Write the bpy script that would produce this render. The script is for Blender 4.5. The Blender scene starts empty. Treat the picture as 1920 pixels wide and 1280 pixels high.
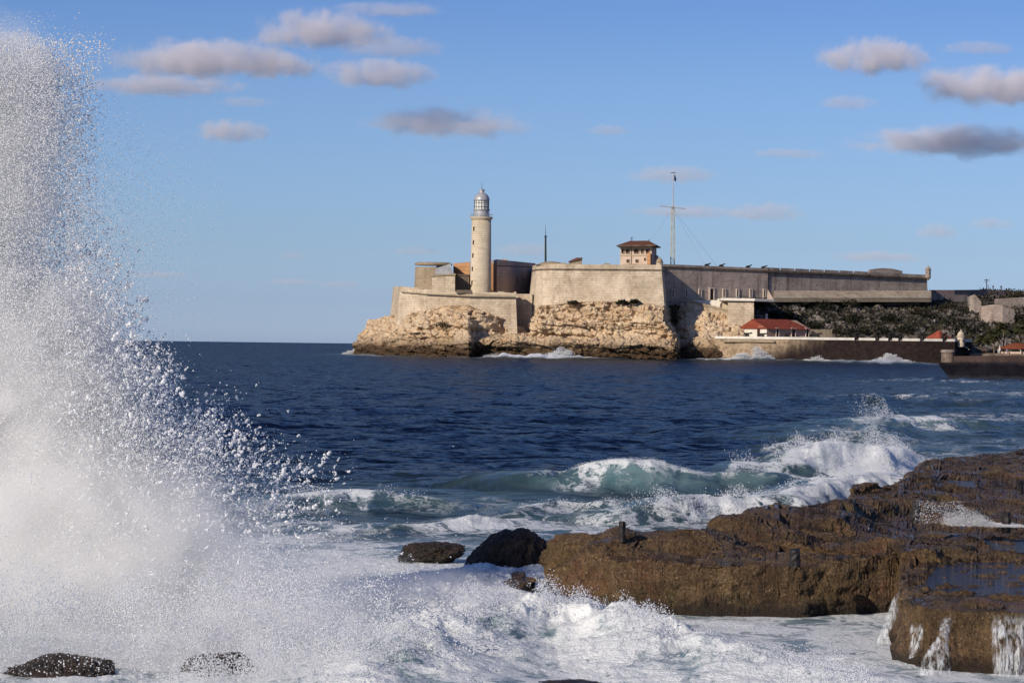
import bpy, math, random
import numpy as np
from mathutils import Vector, Matrix
random.seed(7); RNG = np.random.default_rng(7)
R = math.radians
sc = bpy.context.scene
COL = sc.collection

# ------------------------------------------------------------------ camera
F = 5350.0                      # focal length in photo pixels (1920 wide)
CAMZ = 4.0
_th = 7.0 / F; _ph = math.atan(0.0125)
_f = Vector((0, math.cos(_th), math.sin(_th))); _u0 = Vector((0, -math.sin(_th), math.cos(_th))); _r0 = Vector((1, 0, 0))
_r = _r0 * math.cos(_ph) + _u0 * math.sin(_ph); _u = -_r0 * math.sin(_ph) + _u0 * math.cos(_ph)
cam = bpy.data.cameras.new('camera'); co = bpy.data.objects.new('camera', cam); COL.objects.link(co)
cam.sensor_width = 36; cam.lens = F / 1920 * 36; cam.clip_start = 0.5; cam.clip_end = 90000
M4 = Matrix((( _r.x, _u.x, -_f.x, 0), (_r.y, _u.y, -_f.y, 0), (_r.z, _u.z, -_f.z, CAMZ), (0, 0, 0, 1)))
co.matrix_world = M4
sc.camera = co

# ------------------------------------------------------------------ light
SUN_AZ, SUN_EL = R(42), R(25)   # sun to the left, behind the photographer
SUN = Vector((-math.sin(SUN_AZ) * math.cos(SUN_EL), -math.cos(SUN_AZ) * math.cos(SUN_EL), math.sin(SUN_EL)))
sl = bpy.data.lights.new('sun', 'SUN'); so = bpy.data.objects.new('sun', sl); COL.objects.link(so)
sl.energy = 4.6; sl.angle = R(0.5); sl.color = (1.0, 0.87, 0.70)
so.rotation_euler = SUN.to_track_quat('Z', 'Y').to_euler()
w = bpy.data.worlds.new('World'); sc.world = w; w.use_nodes = True
wn = w.node_tree
for n in list(wn.nodes): wn.nodes.remove(n)
sky = wn.nodes.new('ShaderNodeTexSky'); sky.sky_type = 'NISHITA'; sky.sun_disc = False
sky.sun_elevation = SUN_EL; sky.sun_rotation = math.pi + SUN_AZ
sky.air_density = 1.0; sky.dust_density = 0.6; sky.ozone_density = 2.5; sky.altitude = 0
bg = wn.nodes.new('ShaderNodeBackground'); bg.inputs[1].default_value = 0.1
wo = wn.nodes.new('ShaderNodeOutputWorld')
_tc = wn.nodes.new('ShaderNodeTexCoord'); _sx = wn.nodes.new('ShaderNodeSeparateXYZ'); _rp = wn.nodes.new('ShaderNodeValToRGB'); _mx = wn.nodes.new('ShaderNodeMix'); _mr = wn.nodes.new('ShaderNodeMapRange')
_mx.data_type = 'RGBA'; _mx.blend_type = 'MULTIPLY'; _mx.inputs[0].default_value = 1.0; _mx.clamp_result = False
_mr.inputs[1].default_value = 0.0; _mr.inputs[2].default_value = 0.4
for _i, (_e, _c) in enumerate([(.004, (.76, 1.0, 1.78)), (.015, (.63, .84, 1.53)), (.035, (.57, .75, 1.27)), (.063, (.55, .71, 1.157)), (.091, (.525, .67, 1.08)), (.118, (.447, .595, 1.016)), (.3, (.5, .62, .95))]):
    _el = _rp.color_ramp.elements; _q = _el[_i] if _i < 2 else _el.new(.99)
    _q.position = _e / .4; _q.color = (_c[0] / 2, _c[1] / 2, _c[2] / 2, 1)
_sc = wn.nodes.new('ShaderNodeVectorMath'); _sc.operation = 'MULTIPLY'; _sc.inputs[1].default_value = (2, 2, 2)
wn.links.new(_tc.outputs['Generated'], _sx.inputs[0]); wn.links.new(_sx.outputs[2], _mr.inputs[0]); wn.links.new(_mr.outputs[0], _rp.inputs[0]); wn.links.new(_rp.outputs[0], _sc.inputs[0])
wn.links.new(sky.outputs[0], _mx.inputs[6]); wn.links.new(_sc.outputs[0], _mx.inputs[7]); wn.links.new(_mx.outputs[2], bg.inputs[0]); wn.links.new(bg.outputs[0], wo.inputs[0])
sc.view_settings.view_transform = 'Standard'; sc.view_settings.look = 'None'
sc.view_settings.exposure = 0.0; sc.view_settings.gamma = 1
sc.view_settings.use_curve_mapping = False
cy = sc.cycles
cy.use_denoising = True
cy.max_bounces = 10; cy.diffuse_bounces = 4; cy.glossy_bounces = 2; cy.transmission_bounces = 4
cy.transparent_max_bounces = 12; cy.volume_bounces = 9
cy.caustics_reflective = False; cy.caustics_refractive = False

# ------------------------------------------------------------------ pixel -> place helpers (photo pixels, 1920x1280)
def ray(px, py): return _f * F + _r * (px - 960) + _u * (640 - py)
def P(px, py, Y):
    d = ray(px, py); return Vector((0, 0, CAMZ)) + d * (Y / d.y)
def G(px, py, z=0.0):
    d = ray(px, py); return Vector((0, 0, CAMZ)) + d * ((z - CAMZ) / d.z)
def X(px, Y): return P(px, 620, Y).x
def Zp(px, py, Y): return P(px, py, Y).z

# ------------------------------------------------------------------ noise (numpy gradient noise)
_perm = RNG.permutation(256).astype(np.int32); _perm = np.concatenate([_perm, _perm, _perm])
_g = RNG.normal(size=(256, 3)).astype(np.float32); _g /= np.linalg.norm(_g, axis=1)[:, None]
def pn(x, y, z=0.0):
    x = np.asarray(x, np.float32); y = np.asarray(y, np.float32)
    z = np.broadcast_to(np.asarray(z, np.float32), x.shape)
    xi = np.floor(x); yi = np.floor(y); zi = np.floor(z)
    xf = x - xi; yf = y - yi; zf = z - zi
    xi = xi.astype(np.int32) & 255; yi = yi.astype(np.int32) & 255; zi = zi.astype(np.int32) & 255
    u = xf * xf * xf * (xf * (xf * 6 - 15) + 10); v = yf * yf * yf * (yf * (yf * 6 - 15) + 10); t = zf * zf * zf * (zf * (zf * 6 - 15) + 10)
    def c(dx, dy, dz):
        h = _perm[_perm[_perm[xi + dx] + yi + dy] + zi + dz]
        g = _g[h]
        return g[..., 0] * (xf - dx) + g[..., 1] * (yf - dy) + g[..., 2] * (zf - dz)
    a = c(0, 0, 0); a = a + u * (c(1, 0, 0) - a); b = c(0, 1, 0); b = b + u * (c(1, 1, 0) - b); a = a + v * (b - a)
    d = c(0, 0, 1); d = d + u * (c(1, 0, 1) - d); e = c(0, 1, 1); e = e + u * (c(1, 1, 1) - e); d = d + v * (e - d)
    return (a + t * (d - a)) * 1.5
def fbm(x, y, z=0.0, o=4, lac=2.07, gain=0.5, ridged=False):
    x = np.asarray(x, np.float32); s = np.zeros_like(x); a = 1.0; k = 1.0; tot = 0
    for i in range(o):
        n = pn(np.asarray(x) * k + 13.7 * i, np.asarray(y) * k + 5.1 * i, np.asarray(z) * k + 7.3 * i)
        if ridged: n = 1 - 2 * np.abs(n)
        s = s + a * n; tot += a; a *= gain; k *= lac
    return s / tot
def sstep(a, b, x):
    t = np.clip((x - a) / (b - a), 0, 1); return t * t * (3 - 2 * t)

# ------------------------------------------------------------------ node helpers
class NT:
    def __init__(s, nt): s.nt = nt
    def n(s, typ, ins=None, **pr):
        nd = s.nt.nodes.new(typ)
        for k, v in pr.items(): setattr(nd, k, v)
        for k, v in (ins or {}).items():
            sk = nd.inputs[k]
            if isinstance(v, bpy.types.NodeSocket): s.nt.links.new(v, sk)
            else: sk.default_value = v
        return nd
    def math(s, op, a, b=0.0, clamp=False):
        return s.n('ShaderNodeMath', {0: a, 1: b}, operation=op, use_clamp=clamp).outputs[0]
    def noise(s, vec, scale, detail=4, rough=0.6, dist=0.0):
        return s.n('ShaderNodeTexNoise', {'Vector': vec, 'Scale': scale, 'Detail': detail, 'Roughness': rough, 'Distortion': dist}).outputs[0]
    def ramp(s, fac, stops):
        nd = s.n('ShaderNodeValToRGB', {0: fac}); el = nd.color_ramp.elements
        while len(el) < len(stops): el.new(0.5)
        for e, (p, c) in zip(el, stops):
            e.position = p; e.color = (*c, 1) if len(c) == 3 else c
        return nd.outputs[0]
    def mix(s, fac, a, b, mode='MIX'):
        nd = s.n('ShaderNodeMix', data_type='RGBA', blend_type=mode)
        for i, v in ((0, fac), (6, a), (7, b)):
            if isinstance(v, bpy.types.NodeSocket): s.nt.links.new(v, nd.inputs[i])
            else: nd.inputs[i].default_value = v if i == 0 else (*v, 1)
        return nd.outputs[2]
    def rng(s, v, a, b, c=0.0, d=1.0):
        return s.n('ShaderNodeMapRange', {0: v, 1: a, 2: b, 3: c, 4: d}, interpolation_type='SMOOTHSTEP').outputs[0]
    def vscale(s, v, sx, sy, sz):
        return s.n('ShaderNodeVectorMath', {0: v, 1: (sx, sy, sz)}, operation='MULTIPLY').outputs[0]
    def attr(s, name): return s.n('ShaderNodeAttribute', attribute_name=name)
def newmat(name):
    m = bpy.data.materials.new(name); m.use_nodes = True; t = m.node_tree
    for n in list(t.nodes): t.nodes.remove(n)
    return m, NT(t)
def principled(N, m, col, rough=0.8, normal=None, spec=0.3, **kw):
    b = N.n('ShaderNodeBsdfPrincipled')
    def put(k, v):
        if isinstance(v, bpy.types.NodeSocket): N.nt.links.new(v, b.inputs[k])
        elif k == 'Base Color': b.inputs[k].default_value = (*v, 1)
        else: b.inputs[k].default_value = v
    put('Base Color', col); put('Roughness', rough); put('Specular IOR Level', spec)
    if normal is not None: put('Normal', normal)
    for k, v in kw.items(): put(k, v)
    return b
def out(N, surf=None, vol=None):
    o = N.n('ShaderNodeOutputMaterial')
    if surf is not None: N.nt.links.new(surf, o.inputs[0])
    if vol is not None: N.nt.links.new(vol, o.inputs[1])
def geo_pos(N): return N.n('ShaderNodeNewGeometry').outputs['Position']
def bump(N, h, strength, dist): return N.n('ShaderNodeBump', {'Height': h, 'Strength': strength, 'Distance': dist}).outputs[0]

def plain(name, col, rough=0.7, spec=0.3, var=0.25, scale=1.5, metallic=0.0):
    m, N = newmat(name)
    p = geo_pos(N); nz = N.noise(p, scale, 4)
    c = N.mix(N.rng(nz, 0.3, 0.7), tuple(v * (1 - var) for v in col), tuple(min(1, v * (1 + var)) for v in col))
    out(N, principled(N, m, c, rough, None, spec, Metallic=metallic).outputs[0]); return m

def stone(name, light, dark, stain, stain_amt=0.5, course=0.6, streak=0.5, warm=(0.5, 0.33, 0.2)):
    """weathered masonry: courses, blotches, vertical run-off streaks, dark lichen"""
    m, N = newmat(name)
    p = geo_pos(N)
    sx = N.n('ShaderNodeSeparateXYZ', {0: p})
    along = N.math('ADD', sx.outputs[0], N.math('MULTIPLY', sx.outputs[1], 0.8))
    bv = N.n('ShaderNodeCombineXYZ', {0: along, 1: sx.outputs[2], 2: 0.0}).outputs[0]
    br = N.n('ShaderNodeTexBrick', {'Vector': bv, 'Color1': (0.62, 0.62, 0.62, 1), 'Color2': (1, 1, 1, 1), 'Mortar': (0.5, 0.5, 0.5, 1), 'Scale': 1.0,
             'Mortar Size': 0.06, 'Brick Width': course * 2.3, 'Row Height': course, 'Bias': 0.1})
    n1 = N.noise(p, 0.16, 7, 0.72); n2 = N.noise(p, 0.6, 6, 0.75)
    n3 = N.noise(N.vscale(p, 0.5, 0.5, 0.06), 1.0, 5, 0.7)
    n4 = N.noise(p, 0.35, 5, 0.75, 0.6)
    c = N.mix(N.rng(n1, 0.35, 0.65), dark, light)
    c = N.mix(N.math('MULTIPLY', N.rng(n4, 0.5, 0.72), 0.45), c, warm)
    c = N.mix(0.22, c, br.outputs[0], 'MULTIPLY')
    c = N.mix(N.math('MULTIPLY', N.rng(n3, 0.5, 0.72), streak), c, stain)
    c = N.mix(N.math('MULTIPLY', N.rng(n2, 0.56, 0.74), stain_amt), c, stain)
    n5 = N.noise(p, 0.8, 7, 0.82); n6 = N.noise(N.vscale(p, .12, .12, .8), 1.0, 5, .7)
    c = N.mix(N.math('MULTIPLY', N.rng(n5, 0.54, 0.66), min(1.0, stain_amt * 1.05)), c, stain)                     # pits and missing stones
    c = N.mix(N.math('MULTIPLY', N.rng(n6, 0.54, 0.66), 0.35), c, stain)                                           # weathered courses
    c = N.mix(N.math('MULTIPLY', N.rng(n5, 0.44, 0.34), 0.45), c, tuple(min(.8, v * 1.18) for v in light))          # bare, freshly broken stone
    h = N.math('ADD', N.math('ADD', N.math('MULTIPLY', n2, 0.6), N.math('MULTIPLY', n5, 0.5)), N.math('MULTIPLY', br.outputs[1], -0.3))
    out(N, principled(N, m, c, 0.95, bump(N, h, 0.8, 0.35), 0.15).outputs[0]); return m

# ------------------------------------------------------------------ mesh helpers
class MB:
    def __init__(s): s.v = []; s.f = []
    def add(s, vs, fs):
        b = len(s.v); s.v += [tuple(v) for v in vs]; s.f += [tuple(b + i for i in f) for f in fs]
    def prism(s, bot, top):
        n = len(bot); fs = [(i, (i + 1) % n, n + (i + 1) % n, n + i) for i in range(n)]
        fs += [tuple(range(n - 1, -1, -1)), tuple(range(n, 2 * n))]; s.add(list(bot) + list(top), fs); return s
    def box(s, c, sz, rz=0.0):
        cx, cy_, cz = c; a, b, d = (k / 2 for k in sz); ca, sa = math.cos(rz), math.sin(rz)
        q = [(cx + x * ca - y * sa, cy_ + x * sa + y * ca) for x, y in ((-a, -b), (a, -b), (a, b), (-a, b))]
        return s.prism([(x, y, cz - d) for x, y in q], [(x, y, cz + d) for x, y in q])
    def tube(s, p0, p1, r0, r1=None, n=8):
        r1 = r0 if r1 is None else r1
        p0 = Vector(p0); p1 = Vector(p1); d = (p1 - p0).normalized()
        a = d.orthogonal().normalized(); b = d.cross(a)
        ring = lambda p, r: [p + (a * math.cos(2 * math.pi * i / n) + b * math.sin(2 * math.pi * i / n)) * r for i in range(n)]
        return s.prism(ring(p0, r0), ring(p1, r1))
    def path(s, pts, r0, r1=None, n=6):
        r1 = r0 if r1 is None else r1; m = len(pts) - 1
        rings = []
        for i, p in enumerate(pts):
            p = Vector(p); d = (Vector(pts[min(i + 1, m)]) - Vector(pts[max(i - 1, 0)])).normalized()
            a = d.orthogonal().normalized(); b = d.cross(a); r = r0 + (r1 - r0) * i / m
            rings.append([p + (a * math.cos(2 * math.pi * k / n) + b * math.sin(2 * math.pi * k / n)) * r for k in range(n)])
        vs = [v for q in rings for v in q]
        fs = [(i * n + k, i * n + (k + 1) % n, (i + 1) * n + (k + 1) % n, (i + 1) * n + k) for i in range(m) for k in range(n)]
        fs += [tuple(range(n - 1, -1, -1)), tuple(range(m * n, m * n + n))]; s.add(vs, fs); return s
    def lathe(s, c, prof, n=32):
        vs = [(c[0] + r * math.cos(2 * math.pi * k / n), c[1] + r * math.sin(2 * math.pi * k / n), c[2] + z) for r, z in prof for k in range(n)]
        m = len(prof)
        fs = [(i * n + k, i * n + (k + 1) % n, (i + 1) * n + (k + 1) % n, (i + 1) * n + k) for i in range(m - 1) for k in range(n)]
        fs += [tuple(range(n - 1, -1, -1)), tuple(range((m - 1) * n, m * n))]; s.add(vs, fs); return s
    def wall(s, pts, th):
        """pts: (px, Y, py_bottom, py_top[, px shift of the foot]); a wall of thickness th behind that face"""
        fb, ft = [], []
        for q in pts:
            px, Y, pb, pt = q[:4]; bt = q[4] if len(q) > 4 else 0
            dy = q[5] if len(q) > 5 else 0
            fb.append(P(px + bt, pb, Y + dy)); ft.append(P(px, pt, Y))
        n = len(pts); k = Vector((0, th, 0))
        vs = fb + ft + [v + k for v in ft] + [v + k for v in fb]
        fs = []
        for r_ in range(4):
            for i in range(n - 1):
                a, b = r_ * n, ((r_ + 1) % 4) * n
                fs.append((a + i, a + i + 1, b + i + 1, b + i))
        fs += [(0, n, 2 * n, 3 * n), (4 * n - 1, 3 * n - 1, 2 * n - 1, n - 1)]
        s.add(vs, fs); return s
    def build(s, name, m, parent=None, smooth=False):
        o_ = parent_loc(parent)
        me = bpy.data.meshes.new(name)
        me.from_pydata([(v[0] - o_[0], v[1] - o_[1], v[2] - o_[2]) for v in s.v], [], s.f)
        me.materials.append(m); me.update()
        import bmesh
        bm = bmesh.new(); bm.from_mesh(me); bmesh.ops.recalc_face_normals(bm, faces=bm.faces); bm.to_mesh(me); bm.free()
        if smooth: me.polygons.foreach_set('use_smooth', [True] * len(me.polygons))
        o = bpy.data.objects.new(name, me); COL.objects.link(o)
        if parent is not None: o.parent = parent
        return o
def parent_loc(p):
    l = Vector((0, 0, 0))
    while p is not None: l += p.location; p = p.parent
    return l
def tag(o, label=None, cat=None, group=None, kind=None):
    for k, v in (('label', label), ('category', cat), ('group', group), ('kind', kind)):
        if v is not None: o[k] = v
    return o
def thing(name, label, cat, loc=(0, 0, 0), rz=0.0, group=None):
    o = bpy.data.objects.new(name, None); COL.objects.link(o); o.empty_display_size = 0.5
    o.location = loc; o.rotation_euler = (0, 0, rz); return tag(o, label, cat, group)
def dup(root, loc, rz, label, scale=None):
    r_ = root.copy(); COL.objects.link(r_); r_.location = loc; r_.rotation_euler = (0, 0, rz); r_['label'] = label
    if scale: r_.scale = (scale,) * 3
    for ch in root.children:
        c = ch.copy(); COL.objects.link(c); c.parent = r_
        for g in ch.children:
            d = g.copy(); COL.objects.link(d); d.parent = c
    return r_
def grid_mesh(name, V, m, keep=None, attrs=None, smooth=True, wrap=False):
    """V: (rows, cols, 3) array"""
    nr, nc = V.shape[:2]
    idx = np.arange(nr * nc, dtype=np.int32).reshape(nr, nc)
    q = np.stack([idx[:-1, :-1], idx[:-1, 1:], idx[1:, 1:], idx[1:, :-1]], -1).reshape(-1, 4)
    if keep is not None:
        k = keep.reshape(-1); q = q[k[q].any(1)]
        used = np.zeros(nr * nc, bool); used[q.ravel()] = True
        re = np.cumsum(used) - 1; q = re[q]; V = V.reshape(-1, 3)[used]
        attrs = {a: b.reshape(-1)[used] for a, b in (attrs or {}).items()}
    else:
        V = V.reshape(-1, 3); attrs = {a: b.reshape(-1) for a, b in (attrs or {}).items()}
    me = bpy.data.meshes.new(name); n = len(q)
    me.vertices.add(len(V)); me.vertices.foreach_set('co', V.astype(np.float32).ravel())
    me.loops.add(n * 4); me.loops.foreach_set('vertex_index', q.astype(np.int32).ravel())
    me.polygons.add(n); me.polygons.foreach_set('loop_start', np.arange(0, n * 4, 4, dtype=np.int32))
    me.polygons.foreach_set('use_smooth', np.full(n, smooth))
    me.update(calc_edges=True)
    for a, b in attrs.items():
        at = me.attributes.new(a, 'FLOAT', 'POINT'); at.data.foreach_set('value', b.astype(np.float32))
    me.materials.append(m)
    o = bpy.data.objects.new(name, me); COL.objects.link(o); return o
def resample(curve, n):
    c = np.array(curve, float); t = np.linspace(0, len(c) - 1, len(c)); s = np.linspace(0, len(c) - 1, n)
    return np.stack([np.interp(s, t, c[:, k]) for k in range(3)], -1)
def loft(curves, ns, rows):
    cs = [resample(c, ns) for c in curves]; outr = []
    for i in range(len(cs) - 1):
        for t in np.linspace(0, 1, rows[i], endpoint=False): outr.append(cs[i] * (1 - t) + cs[i + 1] * t)
    outr.append(cs[-1]); return np.array(outr)
def grid_normals(V):
    du = np.gradient(V, axis=1); dv = np.gradient(V, axis=0)
    n = np.cross(du, dv); n /= np.linalg.norm(n, axis=2)[..., None] + 1e-9; return n
def polydist(x, y, poly):
    """signed distance, + inside"""
    d = np.full(x.shape, 1e9); ins = np.zeros(x.shape, bool); n = len(poly)
    for i in range(n):
        ax, ay = poly[i][:2]; bx, by = poly[(i + 1) % n][:2]
        ex, ey = bx - ax, by - ay; L = ex * ex + ey * ey + 1e-12
        t = np.clip(((x - ax) * ex + (y - ay) * ey) / L, 0, 1)
        d = np.minimum(d, (x - ax - t * ex) ** 2 + (y - ay - t * ey) ** 2)
        if ay != by:
            c = ((ay > y) != (by > y)) & (x < (bx - ax) * (y - ay) / (by - ay) + ax); ins ^= c
    d = np.sqrt(d); return np.where(ins, d, -d)
def linedist(x, y, line):
    """distance to polyline, signed side (+ on the far side), parameter 0..1"""
    d = np.full(x.shape, 1e9); sd = np.zeros(x.shape); tt = np.zeros(x.shape); n = len(line) - 1
    for i in range(n):
        ax, ay = line[i][:2]; bx, by = line[i + 1][:2]
        ex, ey = bx - ax, by - ay; L = ex * ex + ey * ey + 1e-12
        t = np.clip(((x - ax) * ex + (y - ay) * ey) / L, 0, 1)
        k = np.hypot(x - ax - t * ex, y - ay - t * ey)
        s = np.sign(ex * (y - ay) - ey * (x - ax))
        m = k < d; d = np.where(m, k, d); sd = np.where(m, k * s, sd); tt = np.where(m, (i + t) / n, tt)
    return d, sd, tt
def Gl(pts, z): return [tuple(G(a, b, z))[:2] for a, b in pts]
# ================================================================== SEA
def mat_sea():
    m, N = newmat('sea_water')
    p = geo_pos(N)
    foam = N.attr('foam').outputs['Fac']; aer = N.attr('aer').outputs['Fac']; mist = N.attr('milk').outputs['Fac']
    # facets of the chop smaller than the mesh
    w1 = N.n('ShaderNodeTexNoise', {'Vector': N.vscale(p, 1, 1.5, 1), 'Scale': 0.55, 'Detail': 6, 'Roughness': 0.62}).outputs[1]
    w2 = N.n('ShaderNodeTexNoise', {'Vector': N.vscale(p, 1, 1.6, 1), 'Scale': 3.2, 'Detail': 5, 'Roughness': 0.6}).outputs[1]
    v1 = N.n('ShaderNodeVectorMath', {0: w1, 1: (0.5, 0.5, 0.5)}, operation='SUBTRACT').outputs[0]
    v2 = N.n('ShaderNodeVectorMath', {0: w2, 1: (0.5, 0.5, 0.5)}, operation='SUBTRACT').outputs[0]
    v = N.n('ShaderNodeVectorMath', {0: N.vscale(v1, 1.3, 1.8, 0), 1: N.vscale(v2, 0.8, 1.1, 0)}, operation='ADD').outputs[0]
    g = N.n('ShaderNodeNewGeometry').outputs['Normal']
    nv = N.n('ShaderNodeVectorMath', {0: N.n('ShaderNodeVectorMath', {0: g, 1: v}, operation='ADD').outputs[0]}, operation='NORMALIZE').outputs[0]
    navy = N.mix(N.rng(N.noise(N.vscale(p, 1, 0.5, 1), 0.06, 5), 0.3, 0.7), (0.0007, 0.0020, 0.0080), (0.0026, 0.0066, 0.0225))
    turq = N.mix(N.rng(N.noise(p, 0.5, 4), 0.3, 0.7), (0.050, 0.105, 0.125), (0.135, 0.215, 0.235))
    c = N.mix(aer, navy, turq)
    # a rough sea mirrors little even at a low angle: its facets hide one another
    fr = N.math('MULTIPLY', N.n('ShaderNodeFresnel', {'IOR': 1.33, 'Normal': nv}).outputs[0], 0.34)
    wd = N.n('ShaderNodeBsdfDiffuse', {'Color': c, 'Normal': nv}); wg = N.n('ShaderNodeBsdfGlossy', {'Color': (.9, .95, 1, 1), 'Roughness': .16, 'Normal': nv})
    water = N.n('ShaderNodeMixShader', {0: fr, 1: wd.outputs[0], 2: wg.outputs[0]})
    # foam: lace at low cover, solid at full cover
    wp = N.n('ShaderNodeVectorMath', {0: p, 1: N.vscale(N.n('ShaderNodeTexNoise', {'Vector': p, 'Scale': 0.8, 'Detail': 5, 'Roughness': 0.65}).outputs[1], 1.6, 1.6, 0.4)}, operation='ADD').outputs[0]
    wps = N.vscale(wp, 1.0, 0.32, 1.0)
    n1 = N.noise(wps, 1.3, 9, 0.72, 0.3)
    n3 = N.noise(wps, 6.0, 6, 0.7, 0.2)
    r1 = N.math('SUBTRACT', 1.0, N.math('MULTIPLY', N.math('ABSOLUTE', N.math('SUBTRACT', n1, 0.5)), 5.0))   # ridges = threads of lace
    r2 = N.math('SUBTRACT', 1.0, N.math('MULTIPLY', N.math('ABSOLUTE', N.math('SUBTRACT', n3, 0.5)), 5.0))
    lace = N.math('MAXIMUM', r1, N.math('MULTIPLY', r2, 0.8))
    thr = N.math('SUBTRACT', 1.13, N.math('MULTIPLY', foam, 0.80))
    cov = N.rng(N.math('SUBTRACT', N.math('ADD', N.math('MULTIPLY', lace, 0.62), N.math('MULTIPLY', n1, 0.55)), thr), -0.07, 0.17)
    cov = N.math('MULTIPLY', cov, N.rng(foam, 0.02, 0.15))
    fb = bump(N, N.math('ADD', n3, N.noise(p, 14, 5, 0.7)), 0.7, 0.08)
    fc = N.mix(N.rng(n1, 0.3, 0.65), (0.52, 0.57, 0.60), (0.86, 0.88, 0.88))
    fd = principled(N, m, fc, 0.75, fb, 0.2)
    # milky water with drowned bubbles under thin foam
    mk = principled(N, m, N.mix(N.rng(n3, 0.3, 0.7), (0.13, 0.20, 0.225), (0.27, 0.345, 0.365)), 0.3, nv, 0.25)
    a = N.n('ShaderNodeMixShader', {0: mist, 1: water.outputs[0], 2: mk.outputs[0]})
    s = N.n('ShaderNodeMixShader', {0: cov, 1: a.outputs[0], 2: fd.outputs[0]})
    out(N, s.outputs[0]); return m

# breaking waves near the shore: crest line (photo px of the water at the crest's foot), height, front width, back width, crest foam, face aeration
SHORE = [
    ([(900, 918), (1000, 915), (1100, 918), (1250, 922), (1400, 922), (1480, 915)], 0.80, 2.0, 3.2, 0.70, 1.0),
    ([(1360, 912), (1440, 905), (1520, 900), (1600, 895), (1700, 885), (1760, 882)], 1.0, 2.2, 2.6, 1.12, 1.0),
    ([(1120, 985), (1230, 978), (1330, 972), (1440, 966), (1560, 945), (1650, 922), (1710, 905)], 0.75, 1.5, 1.8, 1.12, 1.0),
    ([(940, 975), (1040, 960), (1120, 962), (1230, 955)], 0.40, 0.9, 1.2, 0.85, 0.6),
    ([(470, 965), (560, 952), (660, 950), (760, 952), (900, 955)], 0.34, 1.3, 1.5, 0.7, 0.8),
    ([(1480, 835), (1580, 822), (1660, 812), (1760, 806), (1950, 806)], 0.8, 4.0, 6.0, 0.75, 1.0),
    ([(1380, 860), (1500, 850), (1620, 856), (1750, 858)], 0.45, 1.2, 2.0, 0.8, 0.5),
    ([(700, 1000), (800, 992), (900, 985), (1010, 980)], 0.20, 0.9, 1.0, 1.1, 0.7),
    ([(1480, 758), (1600, 752), (1700, 757), (1800, 762), (2000, 765)], 0.7, 6, 9, 0.55, 0.25),
    ([(1560, 722), (1700, 716), (1850, 722), (2000, 735)], 0.5, 9, 12, 0.6, 0.2),
    ([(1740, 738), (1850, 745), (2000, 752)], 0.5, 9, 12, 0.6, 0.2),
]
SURGE = [  # foaming surge between the rocks and the photographer: crest line, height, front, back
    ([(560, 1330), (700, 1300), (820, 1250), (930, 1215), (1050, 1205), (1180, 1230), (1300, 1262), (1450, 1290), (1640, 1310)], 0.55, 1.2, 1.1),
    ([(700, 1210), (800, 1150), (900, 1110), (990, 1105), (1040, 1120)], 0.35, 1.8, 1.6),
]
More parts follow.
